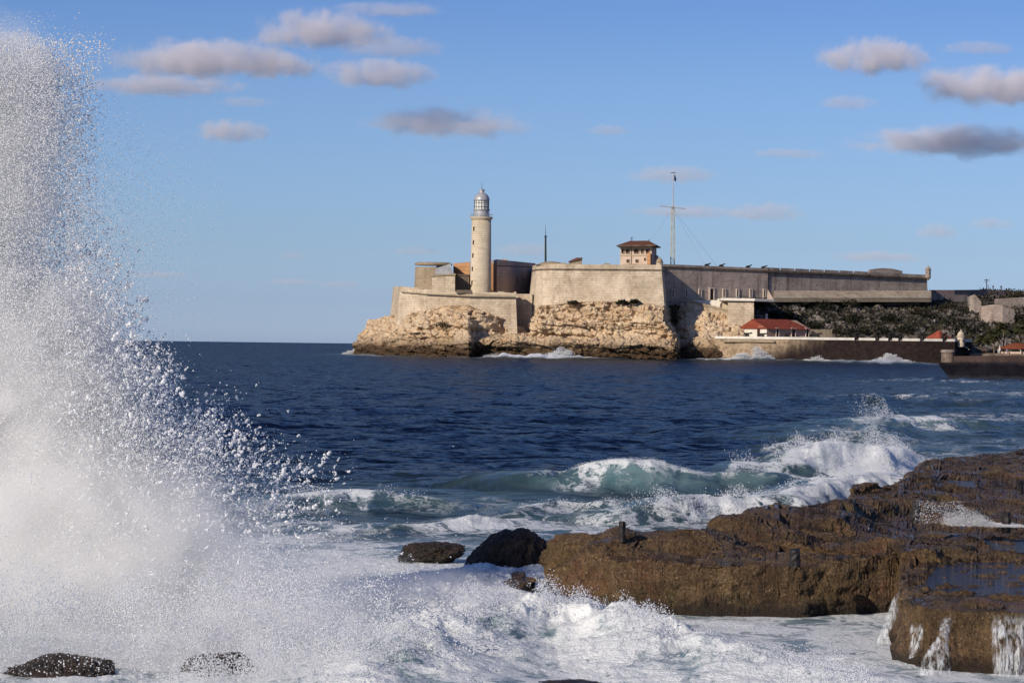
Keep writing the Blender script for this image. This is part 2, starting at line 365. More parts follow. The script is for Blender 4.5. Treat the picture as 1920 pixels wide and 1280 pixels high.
def sea_fields(x, y):
    D = y
    rg = np.random.default_rng(11)
    h = np.zeros_like(x); px = x / D * F + 960
    # wind sea: many directional sines, larger far out, sheltered near the rocks
    sea_amp = sstep(45, 130, D) * 0.85 + 0.15 + .25 * sstep(200, 420, D)
    for i in range(70):
        lam = 0.9 * 1.046 ** i; k = 2 * math.pi / lam
        th = rg.normal(0.35, 1.0 if lam < 6 else .6) + (math.pi / 2)
        a = 0.0095 * lam * min(1.0, (4.0 / lam)) ** 0.55 * rg.uniform(0.5, 1.3)
        ph = rg.uniform(0, 6.28)
        arg = k * (x * math.cos(th) + y * math.sin(th)) + ph
        s = np.sin(arg)
        h += a * (.45 * s + .75 * (.64 - np.abs(np.sin(arg / 2 + .78))) )
    for i in range(22):
        lam = 4.5 * 1.07 ** i; k = 2 * math.pi / lam; th = rg.normal(0.5, .75) + math.pi / 2
        arg = k * (x * math.cos(th) + y * math.sin(th)) + rg.uniform(0, 6.28)
        h += .0085 * lam ** .9 * rg.uniform(.5, 1.3) * (.4 * np.sin(arg) + .8 * (.64 - np.abs(np.sin(arg / 2 + .78)))) * sstep(80, 150, D)
    gust = 0.75 + 0.5 * fbm(x / 60, y / 90, 3.0, 3)
    h = h * sea_amp * gust * 2.4
    foam = np.zeros_like(x); aer = np.zeros_like(x)
    wob = fbm(x / 3, y / 3, 1.3, 4); chop = fbm(x / 1.1, y / 1.6, 4.3, 3)
    for i, (ln, H, wf, wb, cf, af) in enumerate(SHORE):
        L = Gl(ln, 0.0)
        d, sd, t = linedist(x, y, L)
        sd = sd + wob * wf * 0.8 + chop * wf * .16
        amp = np.sin(np.clip(t, 0.0, 1) * math.pi) ** 0.45 * (0.88 + 0.35 * pn(t * 4.0 + i * 3.1, np.full_like(t, 0.5)) + .14 * chop)
        end = np.exp(-((np.abs(d) - np.abs(sd)) ** 2))
        front = np.exp(-(sd / (wf * 0.5)) ** 2); back = np.exp(-(sd / wb) ** 2)
        prof = np.where(sd < 0, front, back)
        h += H * amp * prof
        crest = np.exp(-((sd + 0.05 * wf) / (wf * 0.33)) ** 2)
        spill = sstep(-2.6 * wf, -0.2 * wf, sd) * (sd < 0.15 * wf)
        broken = sstep(-0.15, 0.45, pn(t * 5.0 + i * 1.7, np.full_like(t, 2.5)) + (cf - 0.75))
        foam = np.maximum(foam, amp * cf * (crest * 0.9 + 0.0))
        foam = np.maximum(foam, amp * cf * spill * broken * 0.86)
        foam = np.maximum(foam, amp * cf * 0.42 * np.exp(-(sd / (wb * 1.3)) ** 2))
        aer = np.maximum(aer, af * amp * np.where(sd < 0, np.exp(-(sd / (wf * 1.3)) ** 2), np.exp(-(sd / (wb * 0.5)) ** 2)))
    surge = np.zeros_like(x)
    for ln, H, wf, wb in SURGE:
        d, sd, t = linedist(x, y, Gl(ln, 0.0)); sd = sd + wob * 0.5
        prof = np.where(sd < 0, np.exp(-(sd / wf) ** 2), np.exp(-(sd / wb) ** 2)) * np.sin(np.clip(t, 0.02, 0.98) * math.pi) ** 0.4
        h += H * prof * (0.8 + 0.6 * fbm(x / 0.9, y / 0.9, 2.2, 3)); surge = np.maximum(surge, prof)
    # white water over the whole wash in front of the rocks
    base = sstep(84, 60, D + 8 * wob + sstep(900, 500, px) * 2) * 0.58 + sstep(60, 50, D + 3 * wob) * 0.14
    patch = fbm(x / 5, y / 8, 5.5, 4)
    foam = np.maximum(foam, base * (0.9 + 0.9 * patch))
    aer = np.maximum(aer, sstep(92, 62, D + 10 * wob) * 0.75 * (0.8 + 0.8 * patch))
    pool = sstep(47.0, 43.0, D) * (0.56 + 0.70 * fbm(x / 2.6, y / 1.1, 8, 4))
    foam = np.where(D < 47, np.maximum(foam * 0.85, pool), foam)
    foam = np.maximum(foam, surge * (0.98 + 0.55 * fbm(x / 1.2, y / 1.2, 9, 4)))
    milk = np.clip(sstep(62, 46, D + 6 * patch) * 0.9, 0, 1) * (0.75 + 0.5 * fbm(x / 2, y / 2, 3.3, 3))
    # whitecaps far out, and the streaky channel on the right
    cap = fbm(x / 9, y / 26, 4.4, 5)
    foam = np.maximum(foam, sstep(0.48, 0.75, cap) * 0.62 * (D > 90))
    ch = sstep(1400, 1750, px) * sstep(105, 150, D) * sstep(420, 300, D)
    foam = np.maximum(foam, ch * sstep(0.0, 0.5, fbm(x / 12, y / 24, 6.6, 4)) * 0.48)
    aer = np.maximum(aer, ch * 0.22)
    tr = sstep(1380, 1620, px) * sstep(160, 112, D) * (.75 + .6 * patch); aer = np.maximum(aer, tr * .55); foam = np.maximum(foam, tr * (.42 + .3 * patch))
    # surf along the foot of the headland and the quay
    for ln, wd, st in (( [(630, 664), (690, 668), (760, 671)], 10, 0.5), ([(880, 672), (960, 673), (1060, 673), (1120, 674)], 15, 1.2),
                       ([(1170, 672), (1290, 675), (1400, 677), (1480, 678), (1540, 679)], 19, 1.35), ([(1560, 680), (1640, 682), (1760, 686)], 12, 0.8)):
        d, sd, t = linedist(x, y, Gl(ln, 0.0))
        g = np.exp(-(d / wd) ** 2) * st * np.sin(np.clip(t, .05, .95) * math.pi) ** .5
        foam = np.maximum(foam, g * (0.85 + 0.5 * cap)); h += g * 1.7 * (0.7 + fbm(x / 5, y / 9, 1.1, 3)); aer = np.maximum(aer, g * 0.8)
    foam = np.clip(foam, 0, 1.12)
    # lumpy surface on thick foam
    lump = fbm(x / 0.55, y / 0.55, 3.7, 4); lump2 = fbm(x / 0.16, y / 0.16, 1.9, 3)
    nearf = sstep(115, 60, D) * sstep(0.5, 1.0, foam)
    h += nearf * (np.abs(lump) * 0.20 + np.abs(lump2) * 0.08 + np.abs(fbm(x / 0.07, y / 0.09, 5.1, 2)) * 0.035) * (0.65 + 0.5 * surge)
    h += sstep(60, 48, D) * 0.05
    return h, foam, np.clip(aer, 0, 1), np.clip(milk, 0, 1)
def build_sea():
    ang = np.concatenate([np.linspace(-1.35, -0.235, 60, endpoint=False), np.linspace(-0.235, 0.235, 1180), np.linspace(0.235, 1.35, 61)[1:]])
    hor = 4.0 * F
    pyb = np.concatenate([np.linspace(760, 20, 760)])
    D = np.concatenate([np.linspace(9, hor / 760, 14, endpoint=False), hor / pyb])
    D = np.concatenate([D, np.geomspace(D[-1] * 1.012, 2600, 90), np.geomspace(2800, 60000, 24)])
    YY, AA = np.meshgrid(D, ang, indexing='ij')
    XX = YY * AA
    h, foam, aer, milk = sea_fields(XX, YY)
    far = sstep(14000, 2500, YY); h = h * far
    V = np.stack([XX, YY, h], -1)
    o = grid_mesh('sea', V, mat_sea(), None, {'foam': foam, 'aer': aer, 'milk': milk})
    return tag(o, 'deep navy blue choppy sea with white surf by the rocks', 'sea', None, 'structure')
build_sea()
# sea bed: one sheet under everything
MB().box((0, 20000, -9), (90000, 60000, 2)).build('seabed', plain('seabed_sand', (0.02, 0.03, 0.04)))
tag(bpy.data.objects['seabed'], 'dark sea bed under the water', 'sea bed', None, 'structure')
# ================================================================== HEADLAND, HILL
def mat_cliff(name, light, mid, dark, wet=1.0, veg=0.0):
    m, N = newmat(name)
    p = geo_pos(N); z = N.n('ShaderNodeSeparateXYZ', {0: p}).outputs[2]
    n1 = N.noise(p, 0.09, 7, 0.68); n2 = N.noise(p, 0.5, 6, 0.72, 0.5); n3 = N.noise(N.vscale(p, 1, 1, 2.2), 0.22, 7, 0.7)
    vo = N.n('ShaderNodeTexVoronoi', {'Vector': p, 'Scale': 0.42, 'Randomness': 1.0}, feature='DISTANCE_TO_EDGE').outputs[0]
    c = N.mix(N.rng(n1, 0.32, 0.66), mid, light)
    c = N.mix(N.math('MULTIPLY', N.rng(n3, 0.46, 0.68), 0.75), c, tuple(v * k for v, k in zip(mid, (.95, .78, .64))))
    c = N.mix(N.math('MULTIPLY', N.rng(n2, 0.54, 0.68), 0.5), c, dark)
    if veg:
        c = N.mix(N.math('MULTIPLY', N.rng(n3, 0.40, 0.55), veg), c, (0.020, 0.020, 0.010))
    # black wave-washed band with a ragged upper edge
    e = N.math('ADD', z, N.math('MULTIPLY', N.math('SUBTRACT', n3, 0.5), 8.0))
    c = N.mix(N.math('MULTIPLY', N.rng(e, 5.4, 2.6), wet), c, (0.030, 0.020, 0.013))
    c = N.mix(N.math('MULTIPLY', N.rng(e, 8.0, 5.0), 0.35 * wet), c, (0.16, 0.10, 0.055))
    h = N.math('ADD', n2, N.math('MULTIPLY', N.rng(vo, 0.0, 0.25), 0.5))
    out(N, principled(N, m, c, 0.9, bump(N, h, 1.0, 0.9), 0.2).outputs[0]); return m
HST = [  # stations along the headland: base (px, Y), ledge lip (px, py, Y), ledge back (py, Y), middle, top (px, py, Y)
    ((735, 1010), (725, 645, 1005), (640, 1003), (724, 620, 1000), (735, 600, 995)),
    ((655, 940), (664, 650, 940), (648, 938), (676, 622, 936), (700, 602, 935)),
    ((668, 905), (676, 651, 906), (645, 908), (692, 620, 911), (712, 598, 918)),
    ((712, 890), (716, 650, 890), (642, 893), (722, 620, 898), (738, 592, 906)),
    ((770, 880), (770, 648, 879), (640, 882), (772, 612, 886), (775, 588, 896)),
    ((838, 872), (838, 645, 870), (636, 874), (836, 600, 880), (835, 574, 890)),
    ((878, 864), (878, 641, 861), (630, 866), (876, 606, 874), (878, 572, 888)),
    ((892, 874), (892, 638, 870), (634, 876), (892, 612, 880), (900, 582, 888)),
    ((962, 872), (962, 636, 868), (633, 876), (962, 630, 879), (963, 612, 884)),
    ((990, 872), (990, 636, 868), (633, 879), (990, 628, 884), (990, 618, 890)),
    ((1015, 870), (1015, 636, 866), (632, 875), (1015, 612, 877), (1012, 574, 884)),
    ((1090, 867), (1090, 640, 863), (633, 871), (1090, 606, 874), (1090, 566, 882)),
    ((1170, 866), (1170, 643, 862), (634, 869), (1168, 606, 873), (1165, 566, 881)),
    ((1225, 862), (1225, 645, 860), (632, 864), (1218, 602, 870), (1215, 570, 880)),
    ((1268, 858), (1266, 648, 858), (636, 860), (1244, 604, 867), (1242, 573, 879)),
    ((1278, 874), (1274, 648, 876), (636, 880), (1262, 604, 891), (1254, 573, 897)),
    ((1300, 873), (1298, 652, 873), (640, 875), (1285, 606, 884), (1278, 570, 893)),
    ((1345, 871), (1345, 652, 871), (642, 873), (1340, 612, 880), (1330, 580, 889)),
    ((1375, 872), (1375, 655, 873), (645, 874), (1390, 620, 880), (1375, 596, 889)),
    ((1460, 880), (1460, 655, 882), (645, 884), (1440, 625, 888), (1425, 606, 896)),
]
HST = [(b, l, k, (m[0], m[1], m[2] - 6), (t_[0], t_[1], t_[2] - 12)) if 760 < t_[0] < 940 or 1000 < t_[0] < 1250 else (b, l, k, m, t_) for b, l, k, m, t_ in HST]
def build_headland():
    base = [P(b[0], 700, b[1]) for b, *_ in HST]; base = [(p.x, p.y, -2.0) for p in base]
    lip = [tuple(P(*l)) for _, l, *_ in HST]
    lb = [tuple(P(l[0], k[0], k[1])) for _, l, k, _, _ in HST]
    mid = [tuple(P(*m)) for *_, m, _ in HST]
    top = [tuple(P(*t)) for *_, t in HST]
    pl = [(t[0], t[1] + 14, t[2] + 0.6) for t in top]; pl2 = [(t[0] * 1.0 + (6 if i < 4 else 0), 1000, t[2] + 0.5) for i, t in enumerate(top)]
    V = loft([base, lip, lb, mid, top, pl, pl2], 900, [46, 10, 60, 60, 14, 8])
    n = grid_normals(V); nr = V.shape[0]
    x, y, z = V[..., 0], V[..., 1], V[..., 2]
    big = fbm(x / 9, y / 9, z / 7, 4); med = fbm(x / 4.6, y / 4.6, z / 3.2, 5, ridged=True); sm = fbm(x / 1.1, y / 1.1, z / 0.9, 3)
    lay = pn(x / 30, y / 30, z / 1.6)
    amp = np.ones(nr)[:, None]; amp[176:] = 0.12
    crk = fbm(x / 7 + z / 9, y / 7, z / 4.0, 3, ridged=True)                      # deep slanting cracks
    lay = pn(x / 26, y / 26, z / 1.9 + x / 40) + .6 * pn(x / 9, y / 9, z / .9 + x / 30)
    rag = sstep(-.25, .35, fbm(x / 16, y / 16, z / 10, 3))                        # smooth faces and ragged ones
    disp = (big * 2.6 - 1.7 * sstep(.62, .95, crk) + (med - 0.35) * (.4 + 1.0 * rag) + sm * (.2 + .35 * rag) + lay * 1.0) * amp
    V = V + n * disp[..., None] * np.where(n[..., 1:2] > 0.3, -1, 1) * 1.0
    o = grid_mesh('headland', V, mat_cliff('headland_rock', (0.68, 0.54, 0.38), (0.52, 0.385, 0.245), (0.22, 0.145, 0.085)), smooth=False)
    tag(o, 'sunlit craggy tan limestone headland under the lighthouse', 'headland', None, 'structure')
    return V
HEAD_V = build_headland()
# the hill behind the quay, in scrub
HILL = [  # foot (px, py, Y) and crest (px, py, Y)
    ((1395, 632, 893), (1395, 566, 905)), ((1450, 632, 896), (1450, 561, 912)), ((1530, 632, 898), (1530, 561, 930)), ((1620, 632, 900), (1620, 561, 950)),
    ((1700, 634, 900), (1700, 560, 968)), ((1748, 636, 902), (1748, 559, 975)), ((1800, 640, 904), (1800, 556, 985)), ((1845, 648, 905), (1845, 547, 1000)),
    ((1885, 652, 905), (1885, 545, 1010)), ((1925, 655, 905), (1925, 547, 1012)), ((2080, 660, 905), (2080, 552, 1010)), ((2600, 668, 905), (2600, 590, 1010))]
def build_hill():
    foot = [tuple(P(*a)) for a, b in HILL]; crest = [tuple(P(*b)) for a, b in HILL]
    fr = [(a[0], a[1] - 14, a[2] - 3.5) for a in foot]
    mid = []
    for a, b in zip(foot, crest): mid.append((a[0] * .5 + b[0] * .5, a[1] * .62 + b[1] * .38, a[2] * .45 + b[2] * .55))
    back = [(c[0], c[1] + 60, c[2] - 0.5) for c in crest]; back2 = [(c[0], c[1] + 400, c[2] - 14) for c in crest]
    V = loft([fr, foot, mid, crest, back, back2], 620, [5, 50, 40, 8, 4]); n = grid_normals(V)
    x, y, z = V[..., 0], V[..., 1], V[..., 2]
    k = np.ones(V.shape[0])[:, None]; k[:6] = 0; k[94:] = 0.25
    d = (fbm(x / 8, y / 8, z / 6, 4) * 2.6 + (fbm(x / 3, y / 3, z / 2, 4, ridged=True) - .3) * 1.8 + pn(x / 1.2, y / 1.2, z) * .5) * k
    s = np.where(n[..., 2:3] < 0, -1, 1)
    V = V + n * s * d[..., None]
    o = grid_mesh('hill', V, mat_cliff('hill_rock', (0.27, 0.235, 0.21), (0.12, 0.10, 0.085), (0.04, 0.033, 0.026), 0.0, 0.9), smooth=False)
    tag(o, 'dark scrubby rock slope behind the quay', 'hill', None, 'structure'); return V
HILL_V = build_hill()

# ================================================================== FORTRESS
M_front = stone('pale_masonry', (0.64, 0.545, 0.42), (0.44, 0.36, 0.265), (0.20, 0.15, 0.105), 0.62, 0.75, 0.55, (0.55, 0.39, 0.25))
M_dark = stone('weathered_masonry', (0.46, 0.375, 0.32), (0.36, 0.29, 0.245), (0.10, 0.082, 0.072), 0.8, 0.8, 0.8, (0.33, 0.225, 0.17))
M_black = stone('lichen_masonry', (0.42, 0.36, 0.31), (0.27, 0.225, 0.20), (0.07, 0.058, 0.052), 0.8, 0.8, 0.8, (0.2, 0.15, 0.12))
M_tan = stone('tan_masonry', (0.40, 0.33, 0.23), (0.32, 0.26, 0.18), (0.17, 0.13, 0.09), 0.5, 0.6, 0.5, (0.36, 0.25, 0.14))
M_orange = stone('orange_plaster', (0.50, 0.27, 0.13), (0.44, 0.24, 0.13), (0.2, 0.12, 0.08), 0.3, 1.2, 0.3, (0.45, 0.22, 0.1))
M_brown = stone('brown_plaster', (0.46, 0.37, 0.33), (0.38, 0.295, 0.26), (0.22, 0.165, 0.145), 0.5, 1.0, 0.6, (0.45, 0.29, 0.22))
M_lh = stone('lighthouse_stone', (0.66, 0.57, 0.43), (0.56, 0.48, 0.36), (0.30, 0.24, 0.17), 0.25, 0.6, 0.3, (0.6, 0.47, 0.30))
M_cordon = plain('dark_cordon_stone', (0.11, 0.085, 0.065), 0.95, 0.1, 0.5, 0.5)
M_white = plain('white_plaster', (0.66, 0.62, 0.55), 0.9, 0.2, 0.12, 0.8)
M_pane = plain('dark_opening', (0.022, 0.014, 0.012), 0.6, 0.2, 0.2)
M_iron = plain('old_iron', (0.016, 0.014, 0.014), 0.6, 0.3, 0.3)
M_lead = plain('grey_lead', (0.36, 0.37, 0.385), 0.4, 0.5, 0.2, 0.8, 0.15)
M_tile = plain('red_roof_tiles', (0.25, 0.060, 0.038), 0.9, 0.1, 0.3, 1.4)
M_tile2 = plain('brown_roof_tiles', (0.13, 0.055, 0.035), 0.9, 0.1, 0.3, 1.4)
M_wood = plain('grey_wood', (0.14, 0.11, 0.085), 0.8, 0.2, 0.25, 1.2)

def strip(pts, dz0, dz1, proud, th, mb=None):
    """a band following a wall face: pts (px, Y, py)"""
    mb = mb or MB()
    n = len(pts); a = [P(p, q, Y) for p, Y, q in pts]
    fr0 = [v + Vector((0, -proud, dz0)) for v in a]; fr1 = [v + Vector((0, -proud, dz1)) for v in a]
    k = Vector((0, th, 0))
    vs = fr0 + fr1 + [v + k for v in fr1] + [v + k for v in fr0]; fs = []
    for r_ in range(4):
        for i in range(n - 1): fs.append((r_ * n + i, r_ * n + i + 1, ((r_ + 1) % 4) * n + i + 1, ((r_ + 1) % 4) * n + i))
    fs += [(0, n, 2 * n, 3 * n), (4 * n - 1, 3 * n - 1, 2 * n - 1, n - 1)]
    mb.add(vs, fs); return mb
def opening(parent, px, Y, py0, py1, wpx, name='window', rz=0.0, frame=None, fw=0.25, inner='pane', pane=None):
    """a window or door: a surround proud of the wall and the dark hollow in it"""
    a = P(px, py1, Y); b = P(px, py0, Y); wd = wpx * Y / F; hh = b.z - a.z
    c = ((a.x + b.x) / 2, Y, (a.z + b.z) / 2)
    dx, dy = math.sin(rz), -math.cos(rz)
    o = MB()
    if frame is not None:
        # surround of four bars
        ux, uy = math.cos(rz), math.sin(rz)
        for s in (-1, 1): o.box((c[0] + ux * s * (wd / 2 + fw / 2), c[1] + uy * s * (wd / 2 + fw / 2), c[2]), (fw, 0.7, hh), rz)
        o.box((c[0], c[1], c[2] + hh / 2 + fw / 2), (wd + 2 * fw, 0.7, fw), rz)
        o.box((c[0], c[1], c[2] - hh / 2 - fw / 2), (wd + 2 * fw, 0.74, fw), rz)
        f = o.build(name, frame, parent)
        MB().box((c[0], c[1], c[2]), (wd - 0.004, 0.24, hh - 0.004), rz).build(inner, pane or M_pane, f)
        return f
    return MB().box((c[0], c[1], c[2]), (wd, 0.3, hh), rz).build(name, pane or M_pane, parent)

# ---- lower battery wall on the point
t = thing('battery_wall', 'pale stone sea wall with ragged parapet below the lighthouse, on the tip of the headland', 'wall', P(850, 600, 880))
MB().wall([(737, 925, 615, 538, -7), (751, 893, 618, 541, -9), (800, 886, 618, 546, -4), (880, 882, 618, 551, -1), (967, 880, 626, 551, 3)], 9).build('wall_face', M_front, t)
MB().wall([(967.5, 891, 628, 551), (998, 888, 626, 551)], 12).build('rear_wall', M_front, t)
rr = random.Random(3); pts_ = []
xs = [(739, 924), (752, 893), (800, 886), (880, 882), (966, 880)]
for i in range(60):
    px = 739 + i * 3.85; Y = np.interp(px, [q[0] for q in xs], [q[1] for q in xs]); pyt = np.interp(px, [737, 751, 800, 880, 967], [538, 541, 546, 551, 551])
    k_ = rr.choice((-1.6, -2.6, -3.4, -4.4, -3.0)) if i % 3 == 0 or i == 0 else k_
    pts_.append((px, Y + .3, pyt + 1.5, pyt + k_ + rr.uniform(-.5, .5)))
MB().wall(pts_, 1.0).build('parapet', M_front, t)
strip([(752, 892, 548), (800, 885, 552), (880, 881, 556), (966, 879, 557)], 0, .35, .12, .6).build('string_course', M_tan, t)
opening(t, 980, 890.5, 597, 615, 12, 'doorway')
MB().box(P(870, 546, 876.5) + Vector((0, 6, 0)), (5, 1.2, 1.0)).build('platform', M_wood, t)
MB().wall([(963, 880.2, 560, 547), (968, 880.1, 560, 547)], 6).build('pier', M_front, t)

# ---- low round tower and gate yard left of the lighthouse
t = thing('round_tower', 'squat round stone tower with sloping lean-to roof, left of the lighthouse', 'tower', P(812, 545, 905))
c = P(812, 545, 912); rad = 34 * 908 / F
MB().lathe((c.x, c.y, c.z - 1.5), [(rad + .35, 0), (rad, 9.6 * .93)], 40).build('drum', M_tan, t)
z0 = Zp(812, 490.5, 905)
MB().lathe((c.x, c.y, z0 - 1.0), [(rad + .2, 0), (rad + .25, .5), (rad - .6, .95), (rad - 1.0, .6)], 40)  .build('coping', M_tan, t)
MB().prism([P(816, 514, 904), P(849, 514, 904), P(849, 514, 914), P(816, 514, 914)], [P(817, 503, 904), P(845, 494, 904), P(845, 494, 914), P(817, 500, 914)]).build('lean_to_roof', M_lead, t)
opening(t, 824, 904.6, 496, 502, 11, 'window')
MB().wall([(810, 900, 556, 516), (853, 898, 556, 514)], 8).build('yard_wall', M_front, t)
MB().wall([(808, 899.6, 518, 514.5), (854, 897.6, 516, 512.5)], 9).build('wall_coping', M_tan, t)
t = thing('gatehouse', 'orange stone block with a tall grey timber gate, just left of the lighthouse', 'building', P(866, 545, 906))
MB().wall([(850, 915, 556, 494), (881, 912, 556, 491)], 9).build('wall', M_orange, t)
MB().wall([(853, 906, 556, 514.5), (879, 905, 556, 514.5)], 8).build('porch', M_tan, t)
MB().wall([(851, 905.4, 517, 514), (881, 904.4, 517, 514)], 9).build('lintel', M_cordon, t)
g = MB()
for k in range(6): 
    a = P(857.4 + k * 3.7, 543, 905.3); b = P(857.4 + k * 3.7, 518, 905.3); g.box(((a.x + b.x) / 2, 905.2, (a.z + b.z) / 2), (.56, .5, b.z - a.z))
g.build('gate', M_wood, t)

# ---- lighthouse
t = thing('lighthouse', 'tall tapering cream stone lighthouse with grey domed lantern, on the headland', 'lighthouse', P(901, 549, 905))
LY = 905; b0 = P(901, 553, LY); s = LY / F
zz = lambda py: Zp(901, py, LY) - b0.z
MB().lathe(b0, [(20.6 * s, 0), (20.0 * s, zz(548)), (18.0 * s, zz(412))], 48).build('tower', M_lh, t, True)
MB().lathe((b0.x, b0.y, b0.z + zz(412)), [(18.2 * s, -.2), (20.6 * s, .35), (21.2 * s, .4), (21.2 * s, .85), (17 * s, .9)], 48).build('gallery', M_lh, t)
gr = MB()
for k in range(20):
    a = 2 * math.pi * k / 20; q = (b0.x + 20.4 * s * math.cos(a), b0.y + 20.4 * s * math.sin(a), b0.z + zz(408.5)); gr.tube(q, (q[0], q[1], q[2] + 1.1), .05, n=5)
ring = [(b0.x + 20.4 * s * math.cos(2 * math.pi * k / 32), b0.y + 20.4 * s * math.sin(2 * math.pi * k / 32), b0.z + zz(408.5) + 1.1) for k in range(33)]
gr.path(ring, .05, n=5).build('railing', M_lead, t)
MB().lathe((b0.x, b0.y, b0.z + zz(408)), [(14.8 * s, 0), (14.4 * s, zz(396) - zz(408)), (15.2 * s, zz(395.5) - zz(408)), (15.2 * s, zz(394.5) - zz(408))], 40).build('lantern_base', M_lead, t, False)
lan = MB().lathe((b0.x, b0.y, b0.z + zz(394.5)), [(13.2 * s, 0), (13.2 * s, zz(375) - zz(394.5))], 32).build('lantern', plain('lantern_glass', (0.66, 0.66, 0.60), 0.12, 0.6, 0.15), t)
gb = MB()
for k in range(16):
    a = 2 * math.pi * k / 16; q = Vector((b0.x + 13.5 * s * math.cos(a), b0.y + 13.5 * s * math.sin(a), b0.z + zz(394.5))); gb.tube(q, q + Vector((0, 0, zz(375) - zz(394.5))), .10, n=5)
for py in (388, 381):
    gb.path([(b0.x + 13.5 * s * math.cos(2 * math.pi * k / 32), b0.y + 13.5 * s * math.sin(2 * math.pi * k / 32), b0.z + zz(py)) for k in range(33)], .09, n=5)
gb.build('glazing_bar', plain('dark_grey_paint', (.13, .14, .15), .5, .3), lan)
q = MB()
q.lathe((b0.x, b0.y, b0.z + zz(394.2)), [(16 * s, 0), (16.2 * s, .1), (16.2 * s, .25), (13 * s, .26)], 32); q.build('lantern_walk', M_lead, t)
dome = [(14.8 * s, -.25), (15.1 * s, 0)] + [(14.6 * s * math.cos(a), 14.2 * s * math.sin(a)) for a in [math.pi / 2 * k / 9 for k in range(1, 9)]]
MB().lathe((b0.x, b0.y, b0.z + zz(375)), dome, 40).build('dome', M_lead, t, True)
MB().lathe((b0.x, b0.y, b0.z + zz(362)), [(4.6 * s, 0), (4.6 * s, .8), (5.6 * s, .85), (5.6 * s, 1.1), (1 * s, 1.3)], 20).build('vent', M_lead, t)
MB().tube((b0.x, b0.y, b0.z + zz(357)), (b0.x, b0.y, b0.z + zz(342)), .08, .04).build('spire', M_iron, t)
for px, py in ((888.8, 429), (888, 454.5), (887, 479), (886, 504), (885.2, 530)):
    rr_ = np.interp(py, [412, 548], [18.0, 20.0]) * s; dx = P(px, py, LY).x - b0.x - (P(901, py, LY).x - P(901, 553, LY).x) * 0
    dx = max(-rr_ * .93, min(rr_ * .93, dx)); a = math.asin(dx / rr_)
    w_ = MB().box((b0.x + rr_ * math.sin(a), b0.y - rr_ * math.cos(a), Zp(px, py, LY - 3)), (.50, .25, 1.25), a)
    f_ = w_.build('window', M_pane, t)
    MB().box((b0.x + rr_ * math.sin(a) , b0.y - rr_ * math.cos(a), Zp(px, py, LY - 3) + .72), (.9, .5, .18), a).build('hood', M_lh, f_)

# ---- barracks behind the lighthouse
t = thing('barracks', 'flat roofed brown block with orange end wall, right of the lighthouse', 'building', P(950, 548, 920))
def blk(pts, pyb, pyt, m, name, parent):
    bot = [P(px, pyb, Y) for px, Y in pts]; top = [P(px, pyt, Y) for px, Y in pts]
    zb = min(v.z for v in bot); zt = np.mean([v.z for v in top])
    return MB().prism([(v.x, v.y, zb) for v in bot], [(v.x, v.y, zt) for v in top]).build(name, m, parent)
pl = [(914, 930), (931.5, 906), (1004, 945), (990, 970)]
blk(pl, 556, 492, M_brown, 'wall', t)
MB().wall([(913.5, 929.8, 556, 494), (931.2, 905.8, 556, 494)], .4).build('end_wall', M_orange, t)
a = [P(px, 491, Y) for px, Y in pl]; zt = a[1].z
MB().prism([(v.x, v.y, zt - .1) for v in a], [(v.x, v.y, zt + .5) for v in a]).build('parapet', M_brown, t)
strip([(931.5, 905.7, 498), (1003, 944.5, 501)], -.15, .15, .1, .4).build('cornice', M_cordon, t)
for px in (968.5, 980, 993): 
    Y = np.interp(px, [931.5, 1004], [906, 945]); opening(t, px, Y, 521, 533, 3.2, 'window', math.atan2(39, 22))
v = P(946, 489, 925); MB().box(v, (1.6, 1.6, 1.2)).build('chimney', M_brown, t)

# ---- great bastion
t = thing('bastion', 'big pale battered stone bastion with rounded shoulder, in the middle of the fortress', 'bastion', P(1120, 575, 880))
def bplan(sh, dn):
    q = [(997 - sh, 925), (997 - sh, 904), (1000 - sh, 894), (1007 - sh * .8, 887), (1018, 882.5 - dn), (1034, 879.5 - dn), (1060, 878 - dn), (1240 + sh, 873 - dn), (1249 + sh, 905), (1254 + sh, 960), (1010, 970)]
    return q
def ringz(plan, py_ref, pyl=None):
    r_ = []
    for px, Y in plan: v = P(px, py_ref, 878); w_ = P(px, 560, Y); r_.append(Vector((w_.x, w_.y, v.z)))
    return r_
zt0 = Zp(1120, 507, 877)
B0 = [Vector((v.x, v.y, Zp(1120, 604, 877))) for v in ringz(bplan(9, 3.2), 600)]
B1 = [Vector((v.x, v.y, zt0)) for v in ringz(bplan(0, 0), 507)]
MB().prism(B0, B1).build('battered_wall', M_front, t)
B2 = [Vector((v.x, v.y, zt0)) for v in ringz(bplan(.8, .2), 507)]
MB().prism([v + Vector((0, 0, .004)) for v in B2], [v + Vector((0, 0, .42)) for v in B2]).build('cordon', M_cordon, t)
B3 = [Vector((v.x, v.y, zt0 + .424)) for v in ringz(bplan(-.4, -.3), 507)]
MB().prism(B3, [v + Vector((0, 0, 1.35)) for v in B3]).build('parapet', M_front, t)
rr = random.Random(9); pts_ = []
for i in range(80):
    px = 1004 + i * 2.95; Y = np.interp(px, [1000, 1018, 1060, 1240], [894, 882.5, 878, 873]) + 1.2
    if i % 4 == 0: k_ = rr.choice((.6, 1.0, 1.6, 2.4, 3.0))
    pyb = 640 + 7 + (px - 960) * .0125 - (zt0 + 1.7 - CAMZ) / Y * F
    pts_.append((px, Y, pyb + .6, pyb - k_ - rr.uniform(0, .5)))
MB().wall(pts_, 1.3).build('broken_coping', M_tan, t)
MB().lathe((P(1034, 492, 888).x, 888, zt0 + 1.776), [(5.2, 0), (2.4, .95), (.3, 1.2)], 16).build('mound', M_tan, t)
